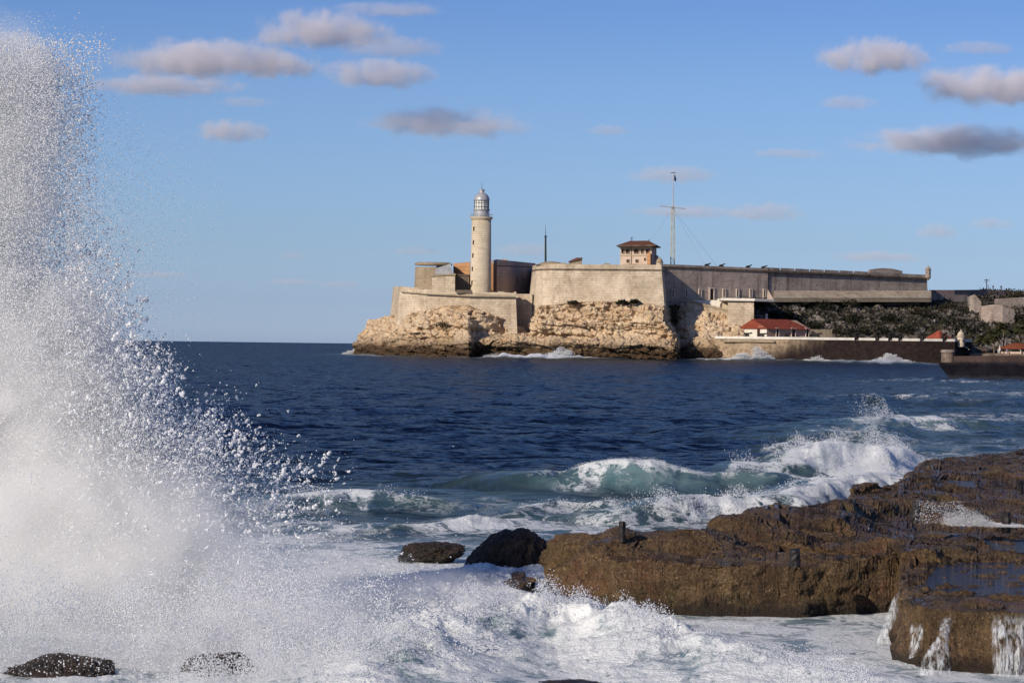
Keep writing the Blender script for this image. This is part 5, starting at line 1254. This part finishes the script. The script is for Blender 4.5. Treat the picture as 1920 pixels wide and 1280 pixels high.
def burst(name, label, cat, base, height, width, depth, n, r0, r1, seed, lean=0.0, kind='thing', group=None, jag=1.0):
    """a burst of white water: ballistic jets from a line at the waterline"""
    rg = np.random.default_rng(seed)
    u = rg.random(n); jet = rg.integers(0, 22, n); jx = rg.uniform(-.5, .5, 22); pk_ = rg.uniform(-.2, .25); jh = rg.uniform(.25, 1.0, 22) * np.exp(-((jx - pk_) / .26) ** 2) + .07; jl = rg.normal(lean, .3 * jag, 22)
    f = rg.random(n) ** 1.5
    z = f * jh[jet] * height * rg.uniform(.8, 1.05, n)
    x = jx[jet] * width + jl[jet] * z + rg.normal(0, 1, n) * (.06 * width * (1.3 - .6 * f))
    y = rg.normal(0, 1, n) * depth * .4
    r = r0 * (r1 / r0) ** (rg.random(n) ** 2)
    # ground foam
    p = np.stack([base[0] + x, base[1] + y, base[2] + z], -1)
    return drop_mesh(name, label, cat, p, r, group, seed)
b = G(1045, 674); burst('breaking_wave', 'white wave bursting against the foot of the headland, under the great bastion', 'wave', P(1045, 673, 858), 3.8, 13, 3, 28000, .04, .13, 1, .15, 'thing', 'white bursts along the far shore')
burst('breaking_wave', 'white burst with pale green back against the quay, below the red roofed house', 'wave', P(1405, 675, 856), 5.2, 14, 3, 34000, .04, .13, 2, .1, 'thing', 'white bursts along the far shore')
burst('breaking_wave', 'grey white burst against the black part of the quay, below the cannons', 'wave', P(1668, 678, 856), 3.6, 11, 3, 16000, .04, .12, 3, 0, 'thing', 'white bursts along the far shore')
burst('breaking_wave', 'small faint burst on the quay between the two larger ones', 'wave', P(1535, 676, 860), 2.2, 8, 3, 3000, .04, .11, 4, 0, 'thing', 'white bursts along the far shore')
burst('breaking_wave', 'small white burst off the far left tip of the headland', 'wave', P(648, 666, 925), 2.8, 7, 3, 9000, .04, .12, 5, .2, 'thing', 'white bursts along the far shore')
burst('breaking_wave', 'row of thin white jets at the rock foot right of the cliff shadow', 'wave', P(930, 672, 866), 2.0, 15, 3, 4000, .04, .10, 6, 0, 'thing', 'white bursts along the far shore')
# nearer waves
def crest_spray(ln, height, n, r0, r1, seed, wid, back=0.0):
    """drops torn off a crest: they start on the water itself"""
    rg = np.random.default_rng(seed); L = np.array([[*G(a, b, 0.0)] for a, b in ln]); t = rg.random(n) * (len(L) - 1); i = np.minimum(t.astype(int), len(L) - 2); f = (t - i)[:, None]
    p = L[i] * (1 - f) + L[i + 1] * f
    p[:, 1] += rg.normal(back, wid, n); p[:, 0] += rg.normal(0, .05, n)
    c = fbm(p[:, 0] * .9 + seed, p[:, 1] * .5, 0.0, 4); c2 = fbm(p[:, 0] * 5 + seed, p[:, 1] * 2, 3.0, 2)
    h, fo, _, _ = sea_fields(p[:, 0].copy(), p[:, 1].copy())
    hh = height * np.clip(.25 + 1.4 * c + .5 * c2, .02, 1.4); f1 = rg.random(n) ** 1.7
    p[:, 2] = h + f1 * hh; p[:, 0] -= f1 * hh * .35
    k = rg.random(n) < np.clip(.25 + 1.8 * c, .02, 1) * sstep(.35, .75, fo)
    r = r0 * (r1 / r0) ** (rg.random(n) ** 2.5)
    return p[k], r[k]
W_ = [s_[0] for s_ in SHORE]
A = [crest_spray(W_[1], .75, 60000, .004, .014, 1, .5), crest_spray(W_[2], .55, 60000, .004, .012, 2, .45), crest_spray(W_[0], .12, 12000, .004, .010, 3, .3),
     crest_spray([(1560, 822), (1640, 812), (1690, 812)], 1.5, 16000, .006, .020, 4, .6), crest_spray([(1600, 905), (1650, 900), (1700, 893)], 1.3, 30000, .004, .015, 8, .5), crest_spray(W_[6], .6, 16000, .005, .016, 9, .5), crest_spray(W_[3], .25, 14000, .003, .009, 13, .35)]
drops('wave_spray', 'white spray thrown up by the breakers beside the rock shelf', 'spray', np.concatenate([a for a, b in A]), np.concatenate([b for a, b in A]))
A = [crest_spray(SURGE[0][0], .40, 60000, .003, .009, 5, .5), crest_spray([(1010, 1215), (1060, 1208), (1100, 1215)], .8, 12000, .003, .010, 6, .25), crest_spray(W_[4], .35, 14000, .004, .012, 11, .4),
     crest_spray([(300, 1300), (480, 1295), (640, 1290), (800, 1265)], .6, 50000, .003, .009, 12, .6)]
drops('surge_spray', 'white spray over the foaming surge in the foreground', 'spray', np.concatenate([a for a, b in A]), np.concatenate([b for a, b in A]))
b = G(1835, 984, 1.22); burst('rock_splash', 'small white splash bursting out of the upper shelf between two stubs', 'splash', b, .34, 1.15, .5, 14000, .0025, .007, 12, -.3)
rg = np.random.default_rng(77); n = 900; f = rg.random(n)
drops('rock_splash', 'scattered drops thrown left of the small splash on the shelf', 'splash', np.stack([b.x - .25 - rg.random(n) * .75, b.y + rg.normal(0, .2, n), b.z + .02 + f * .36], -1), .0022 + .005 * rg.random(n) ** 2, 'stuff')
# ---- thin falls of water running off the front block
def mat_fall():
    m, N = newmat('falling_water'); p = geo_pos(N); n1 = N.noise(N.vscale(p, 14, 14, 1.2), 1.0, 5, .7); n2 = N.noise(N.vscale(p, 40, 40, 5), 1.0, 4, .7)
    wv = N.math('MULTIPLY', N.rng(N.math('ADD', N.math('MULTIPLY', n1, .6), N.math('MULTIPLY', n2, .4)), .44, .64), .75)
    d = principled(N, m, (.62, .65, .68), .25, bump(N, n2, .6, .02), .5); tr = N.n('ShaderNodeBsdfTransparent')
    e = N.attr('edge').outputs['Fac']
    out(N, N.n('ShaderNodeMixShader', {0: N.math('MULTIPLY', wv, e), 1: tr.outputs[0], 2: d.outputs[0]}).outputs[0]); return m
M_fall = mat_fall()
def fall(path_l, path_r, label, seed, bulge=.05):
    """a sheet of water between two lists of world points (top to bottom)"""
    nu, nv = 36, 60; L = resample(path_l, nv); Rr = resample(path_r, nv); V = np.zeros((nv, nu, 3)); e = np.zeros((nv, nu))
    for j in range(nu):
        f = j / (nu - 1); V[:, j] = L * (1 - f) + Rr * f
        V[:, j, 1] -= bulge * math.sin(math.pi * f); e[:, j] = min(1, 3.0 * math.sin(math.pi * min(max(f, .001), .999)))
    V[..., 1] += fbm(V[..., 0] * 12 + seed, V[..., 2] * 1.5, 0.0, 3) * .04; V[..., 0] += fbm(V[..., 2] * 3 + seed, V[..., 0] * 4, 1.0, 3) * .03
    e *= sstep(0, .25, np.linspace(0, 1, nv))[:, None] * .9 + .05
    o = grid_mesh('waterfall', V, M_fall, None, {'edge': e}); sm = o.modifiers.new('thick', 'SOLIDIFY'); sm.thickness = .012
    return tag(o, label, 'waterfall', 'thin falls running off the rock')
W3 = lambda px, py, Y: tuple(P(px, py, Y))
fall([W3(1698, 1092, 39.6), W3(1676, 1120, 38.6), W3(1650, 1185, 38.3), W3(1630, 1232, 38.1)], [W3(1722, 1086, 40.0), W3(1692, 1120, 38.7), W3(1680, 1185, 38.3), W3(1676, 1240, 38.1)], 'white fall sliding off the left corner of the front rock block', 1)
fall([W3(1762, 1150, 35.4), W3(1758, 1190, 35.0), W3(1728, 1240, 34.8), W3(1712, 1272, 34.7)], [W3(1800, 1140, 35.5), W3(1776, 1190, 35.0), W3(1780, 1240, 34.8), W3(1790, 1275, 34.7)], 'spreading white fall in the notch of the front rock block', 2)
fall([W3(1858, 1150, 35.1), W3(1858, 1200, 34.9), W3(1860, 1268, 34.8)], [W3(1925, 1150, 35.1), W3(1925, 1200, 34.9), W3(1928, 1268, 34.8)], 'thin curtain of water down the front face at the right edge', 3, .02)
fall([W3(1706, 1165, 35.6), W3(1704, 1235, 35.4)], [W3(1732, 1168, 35.5), W3(1730, 1225, 35.3)], 'faint trickle on the front face beside the corner fall', 4, .02)
fall([W3(1150, 1005, 45.2), W3(1156, 1042, 44.9)], [W3(1166, 1005, 45.2), W3(1170, 1042, 44.9)], 'small trickle down the lumpy tan boulder by the post stub', 5, .03)
fall([W3(1046, 1015, 45.2), W3(1058, 1042, 44.9)], [W3(1056, 1012, 45.2), W3(1068, 1042, 44.9)], 'small trickle down the left side of the lumpy tan boulder', 6, .03)
# ================================================================== VEGETATION
def mat_leaf(name, a, b):
    m, N = newmat(name); p = geo_pos(N)
    c = N.mix(N.rng(N.noise(p, .8, 4, .6), .3, .7), a, b)
    d = principled(N, m, c, .7, None, .2); t = N.n('ShaderNodeBsdfTranslucent'); N.nt.links.new(c, t.inputs[0])
    out(N, N.n('ShaderNodeMixShader', {0: .2, 1: d.outputs[0], 2: t.outputs[0]}).outputs[0]); return m
M_leaf = mat_leaf('dark_scrub_leaves', (.007, .010, .005), (.020, .023, .011)); M_leaf2 = mat_leaf('olive_scrub_leaves', (.016, .016, .008), (.040, .036, .017)); M_palm = mat_leaf('palm_leaves', (.020, .026, .010), (.075, .070, .028))
M_bark = plain('bark', (.10, .075, .055), .9, .1, .3, 2)
def leaf_cloud(rg, n, sx, sy, sz, size):
    d = rg.normal(size=(n, 3)); d /= np.linalg.norm(d, axis=1)[:, None]; r = rg.random(n) ** .4
    ph = fbm(d[:, 0] * 2 + rg.random() * 50, d[:, 1] * 2, d[:, 2] * 2, 3); r = r * (1 + .55 * ph)
    c = d * r[:, None] * np.array([sx, sy, sz]); c[:, 2] = np.abs(c[:, 2]) + .1
    return leaf_quads(rg, c, size)
def leaf_quads(rg, c, size):
    n = len(c); a = rg.normal(size=(n, 3)); a /= np.linalg.norm(a, axis=1)[:, None]; b = np.cross(a, rg.normal(size=(n, 3))); b /= np.linalg.norm(b, axis=1)[:, None]
    s = size * rg.uniform(.6, 1.4, n)[:, None]
    V = np.stack([c - a * s, c + b * s * .6, c + a * s, c - b * s * .6], 1).reshape(-1, 3)
    return V
def quads_obj(name, V, m, parent=None):
    n = len(V) // 4; me = bpy.data.meshes.new(name); me.vertices.add(len(V)); me.vertices.foreach_set('co', V.astype(np.float32).ravel()); me.loops.add(4 * n); me.loops.foreach_set('vertex_index', np.arange(4 * n, dtype=np.int32))
    me.polygons.add(n); me.polygons.foreach_set('loop_start', np.arange(0, 4 * n, 4, dtype=np.int32)); me.update(calc_edges=True); me.materials.append(m)
    o = bpy.data.objects.new(name, me); COL.objects.link(o)
    if parent: o.parent = parent
    return o
def shrub(px, py, Y, wpx, hpx, label, m=None, group='dark shrubs on the slope', nm='shrub', n=420):
    rg = np.random.default_rng(int(px * 7 + py)); s = Y / F; loc = P(px, py, Y)
    t = thing(nm, label, nm, loc, 0, group)
    quads_obj('crown', leaf_cloud(rg, n, wpx * s / 2, wpx * s / 2 * .8, hpx * s, .30), m or M_leaf, t)
    st = MB()
    for k in range(3): st.tube((rg.normal(0, .1), rg.normal(0, .1), -.8), (rg.normal(0, .5), rg.normal(0, .4), hpx * s * .45), .12, .05, 5)
    st.build('trunk', M_bark, t)
    return t
def hill_at(px, py):
    """the point of the hill's face seen at that photo pixel"""
    v = HILL_V; f = v[..., 1]; qx = v[..., 0] / f * F + 960; qy = 640 + 7 - (v[..., 2] - CAMZ) / f * F + (qx - 960) * .0125
    d = (qx - px) ** 2 + (qy - py) ** 2; i = np.unravel_index(np.argmin(d[:104]), d[:104].shape); return v[i]
rgs = np.random.default_rng(21)
# ground cover all over the slope: nobody could count it
cv = HILL_V[8:102]; N_ = 26000
i = rgs.integers(0, cv.shape[0], N_); j = rgs.integers(0, cv.shape[1], N_); c = cv[i, j] + rgs.normal(0, .25, (N_, 3))
k = fbm(c[:, 0] / 6, c[:, 1] / 6, c[:, 2] / 4, 4) + .35 * fbm(c[:, 0] / 1.5, c[:, 1] / 1.5, c[:, 2] / 1.5, 3) > .06
c = c[k]; c[:, 1] -= .3; c[:, 2] += .3
o = quads_obj('scrub', leaf_quads(rgs, c, .34), M_leaf2); tag(o, 'low olive brown scrub covering the rock slope behind the quay', 'scrub', None, 'stuff')
SHR = [(1452, 592, 34, 16, 'rounded dark green shrub directly above the red tiled roof'), (1478, 590, 30, 20, 'tall dark green shrub over the right end of the red tiled roof'), (1500, 570, 40, 12, 'flat dark shrub under the pale ledge, above the red roof'),
       (1545, 573, 44, 14, 'wide dark shrub hanging under the pale ledge, right of the red roof'), (1590, 568, 50, 12, 'long dark shrub tucked under the middle of the pale ledge'), (1640, 571, 46, 13, 'dark shrub under the pale ledge below the roof hump'),
       (1700, 570, 40, 10, 'dark shrub under the right end of the pale ledge'), (1530, 612, 40, 16, 'brownish bush behind the short garden wall'), (1570, 620, 46, 18, 'dark bush on the quay right of the short garden wall'),
       (1610, 622, 44, 16, 'dark bush behind the cannon nearest the garden wall'), (1650, 618, 50, 18, 'dark bush behind the close pair of cannons'), (1700, 616, 54, 22, 'broad dark bush left of the pyramid roof'),
       (1745, 598, 60, 30, 'big black green bush high above the pyramid roof'), (1790, 606, 50, 30, 'big dark bush rising behind the quay sentry box'), (1720, 585, 46, 16, 'dark shrub in the middle of the slope, below the end of the fortress'),
       (1780, 575, 44, 14, 'dark shrub below the low skyline wall'), (1822, 622, 44, 26, 'dense bush right of the quay sentry box'), (1600, 598, 46, 16, 'dark shrub in mid slope below the pale ledge'), (1668, 596, 40, 14, 'dark shrub in mid slope left of the big black bush'),
       (1905, 556, 50, 12, 'dark shrub on the skyline at the right edge'), (1912, 600, 40, 22, 'dark bush above the beach restaurant at the right edge')]
for px, py, w_, h_, lab in SHR:
    q = hill_at(px, py + 4); shrub(px, py + h_ * .35, q[1] - .6, w_, h_, lab, M_leaf if rgs.random() < .75 else M_leaf2)
# green tufts on the headland
def head_at(px, py):
    v = HEAD_V[40:190]; f = v[..., 1]; qx = v[..., 0] / f * F + 960; qy = 647 - (v[..., 2] - CAMZ) / f * F + (qx - 960) * .0125
    d = (qx - px) ** 2 + (qy - py) ** 2; i = np.unravel_index(np.argmin(d), d.shape); return v[i]
for px, py, w_, h_, lab, mm in ((834, 614, 44, 15, 'green plant patch clinging to the cliff below the lighthouse', M_leaf2), (1168, 570, 26, 8, 'dark tuft at the foot of the great bastion, left of two', M_leaf), (1190, 569, 26, 8, 'dark tuft at the foot of the great bastion, right of two', M_leaf),
                            (1262, 606, 26, 42, 'dark ivy patch in the shaded cleft right of the great bastion', M_leaf2), (1075, 569, 24, 5, 'thin dry tuft low on the left part of the bastion foot', M_leaf2)):
    q = head_at(px, py); shrub(px, py, q[1] - .9, w_, h_, lab, mm, 'plants on the headland', 'shrub', 300)
# palms
def palm(px, py, Y, hpx, rpx, label, seed):
    rg = random.Random(seed); s = Y / F; a = P(px, py, Y); H = hpx * s; t = thing('palm_tree', label, 'palm', a, 0, 'palms at the end of the quay')
    bx = rg.uniform(-.6, .6); pts = [(a.x + bx * (k / 8) ** 2, a.y, a.z - 1 + (H + 1) * k / 8) for k in range(9)]
    MB().path(pts, .24, .15, 8).build('trunk', plain('palm_bark', (.16, .125, .095), .9, .1), t)
    top = Vector(pts[-1]); cr = MB(); n_ = 26
    for k in range(n_):
        az = 2 * math.pi * k / n_ + rg.uniform(-.2, .2); el = rg.uniform(-.35, 1.25); L = rpx * s * rg.uniform(.8, 1.15)
        dr = Vector((math.cos(az), math.sin(az), 0)); sd = Vector((-math.sin(az), math.cos(az), 0)); prev = None; m_ = 9
        for i in range(m_):
            f = i / (m_ - 1); q = top + dr * (L * f * math.cos(el) * (1 - .15 * f)) + Vector((0, 0, L * f * math.sin(el) - L * .62 * f * f))
            if prev is not None:
                for sg in (-1, 1):
                    w0 = .85 * math.sin(math.pi * min(.98, f + .08)) + .12
                    cr.add([prev, prev.lerp(q, .6), prev.lerp(q, .8) + sd * sg * w0 + Vector((0, 0, -w0 * .75)) + dr * .25, prev + sd * sg * w0 + Vector((0, 0, -w0 * .75))], [(0, 1, 2, 3)])
            prev = q
    cr.build('crown', M_palm, t); return t
palm(1864, 662, 889, 36, 28, 'tallest palm with a pale trunk, left of the beach restaurant', 1)
palm(1838, 660, 892, 26, 22, 'shorter shaggy palm left of the tallest one, behind the quay sentry box', 2)
palm(1882, 655, 894, 42, 24, 'palm partly behind the tallest one, over the restaurant roof', 3)
palm(1912, 650, 896, 34, 24, 'palm at the right edge above the restaurant roof', 4)
# people and parasols by the restaurant, a few pixels each
for px, c_, lab in ((1846, (.3, .1, .08), 'person in reddish clothes on the shore left of the tallest palm trunk'), (1872, (.5, .5, .5), 'person in pale clothes between the tallest palm and the restaurant'), (1888, (.25, .2, .3), 'person in grey clothes at the left end of the restaurant')):
    o = person('person', lab, px, 664, 881, 0, 1.7, c_, .08); o['group'] = 'people by the beach restaurant'
tg = thing('parasol', 'closed white parasol standing left of the restaurant roof', 'parasol', P(1874.5, 664, 882)); a = P(1874.5, 664, 882)
MB().tube(a, a + Vector((0, 0, 2.6)), .05, n=6).build('pole', M_wood, tg); MB().lathe((a.x, a.y, a.z + 1.0), [(.34, 0), (.25, .8), (.08, 1.8)], 8).build('canopy', M_white, tg)
# the low shore strip they stand on
MB().prism([P(1815, 690, 876), P(2300, 700, 876), P(2300, 690, 915), P(1815, 682, 915)], [P(1818, 662.5, 878), P(2300, 668, 878), P(2300, 664, 915), P(1818, 660, 915)]).build('beach', plain('beach_ground', (.16, .12, .09), .95, .1, .4, .6)); tag(bpy.data.objects['beach'], 'brown shore strip under the palms', 'beach', None, 'structure')

# ================================================================== CLOUDS (far off, real size)
def mat_cloud(dn, thr):
    m, N = newmat('cloud_vapour')
    co_ = N.n('ShaderNodeTexCoord').outputs['Object']; oi = N.n('ShaderNodeObjectInfo')
    off = N.vscale(oi.outputs['Location'], .013, .017, .011)
    sxyz = N.n('ShaderNodeSeparateXYZ', {0: co_})
    # flatter base: squash the lower half
    zneg = N.math('MULTIPLY', N.math('MINIMUM', sxyz.outputs[2], 0.0), 1.5); zpos = N.math('MAXIMUM', sxyz.outputs[2], 0.0)
    q = N.n('ShaderNodeCombineXYZ', {0: sxyz.outputs[0], 1: sxyz.outputs[1], 2: N.math('ADD', zneg, zpos)}).outputs[0]
    r_ = N.n('ShaderNodeVectorMath', {0: q}, operation='LENGTH').outputs['Value']
    nv = N.n('ShaderNodeVectorMath', {0: N.vscale(co_, 3.2, 1.4, 1.0), 1: off}, operation='ADD').outputs[0]
    n1 = N.noise(nv, 1.15, 9, .66, .3)
    f = N.math('ADD', N.math('SUBTRACT', 1.0, r_), N.math('MULTIPLY', N.math('SUBTRACT', n1, .5), 2.3))
    d = N.math('MULTIPLY', N.math('MULTIPLY', N.rng(f, thr, thr + .5), N.rng(N.n('ShaderNodeVectorMath', {0: co_}, operation='LENGTH').outputs['Value'], 1.0, .75)), dn)
    v = N.n('ShaderNodeVolumePrincipled', {'Color': (.89, .865, .90, 1), 'Density': d, 'Anisotropy': -.15})
    out(N, None, v.outputs[0]); return m
MC1 = mat_cloud(.024, .12); MC2 = mat_cloud(.020, .10); MC3 = mat_cloud(.013, .05)
CL = [(598, 62, 150, 46, MC1, 'bright lumpy cloud highest in the sky left of centre'), (735, 92, 110, 26, MC3, 'thin grey trail right of the highest bright cloud'),
      (375, 118, 190, 50, MC1, 'long grey topped cloud upper left, beside the splash'), (520, 126, 100, 32, MC1, 'pale right shoulder of the long upper left cloud'), (310, 164, 170, 26, MC2, 'flat grey layer below the long upper left cloud'),
      (708, 142, 120, 34, MC2, 'small pale cloud below the highest bright cloud'), (432, 249, 80, 28, MC2, 'small lone cloud low beside the splash, left'), (458, 192, 60, 14, MC3, 'faint streak between the long cloud and the lone small cloud'),
      (835, 234, 180, 36, MC2, 'long pale cloud above and left of the lighthouse'), (1642, 112, 120, 44, MC1, 'bright puffy cloud upper right'), (1872, 166, 185, 48, MC1, 'large grey based cloud at the right edge, upper one'),
      (1800, 270, 225, 38, MC2, 'long grey based cloud at the right edge, lower one'), (1440, 400, 80, 22, MC3, 'faint flat cloud right of the signal mast'), (1262, 330, 90, 22, MC3, 'faint cloud behind the top of the signal mast'),
      (1285, 399, 120, 16, MC3, 'faint streak behind the crossarm of the signal mast'), (1757, 436, 45, 18, MC3, 'small faint cloud above the far end of the fortress'), (1650, 483, 110, 13, MC3, 'thin streak just above the long wall'), (1860, 420, 50, 14, MC3, 'faint wisp at the right, above the skyline pole'),
      (1140, 246, 45, 14, MC3, 'tiny faint cloud high above the bastion'), (1480, 289, 80, 12, MC3, 'faint streak left of the lower right cloud'), (985, 470, 70, 16, MC3, 'faint low cloud just right of the lighthouse'), (545, 530, 60, 10, MC3, 'faint low streak left, above the open sea'), (640, 534, 50, 10, MC3, 'faint low streak between the splash and the headland'), (545, 480, 30, 10, MC3, 'small faint puff low over the open sea'), (1590, 195, 60, 18, MC3, 'faint wisp below the bright puffy cloud'), (780, 472, 55, 10, MC3, 'faint streak just left of the lighthouse, above the round tower'), (1835, 92, 80, 16, MC3, 'faint wisp right of the bright puffy cloud'), (730, 20, 120, 18, MC3, 'faint grey veil at the top edge, above the highest bright cloud'), (300, 516, 70, 9, MC3, 'faint low streak right beside the splash')]
for k, (px, py, hw, hh, m_, lab) in enumerate(CL):
    Y = 5200 + (k * 137) % 900; q = P(px, py, Y); s = Y / F
    o = blob('cloud', q, hw * 1.12 * s, max(hh * 1.6, hw * .32) * s, hh * 1.2 * s, m_, lab, 'cloud', None, 3)
    o['group'] = 'clouds in the blue sky'
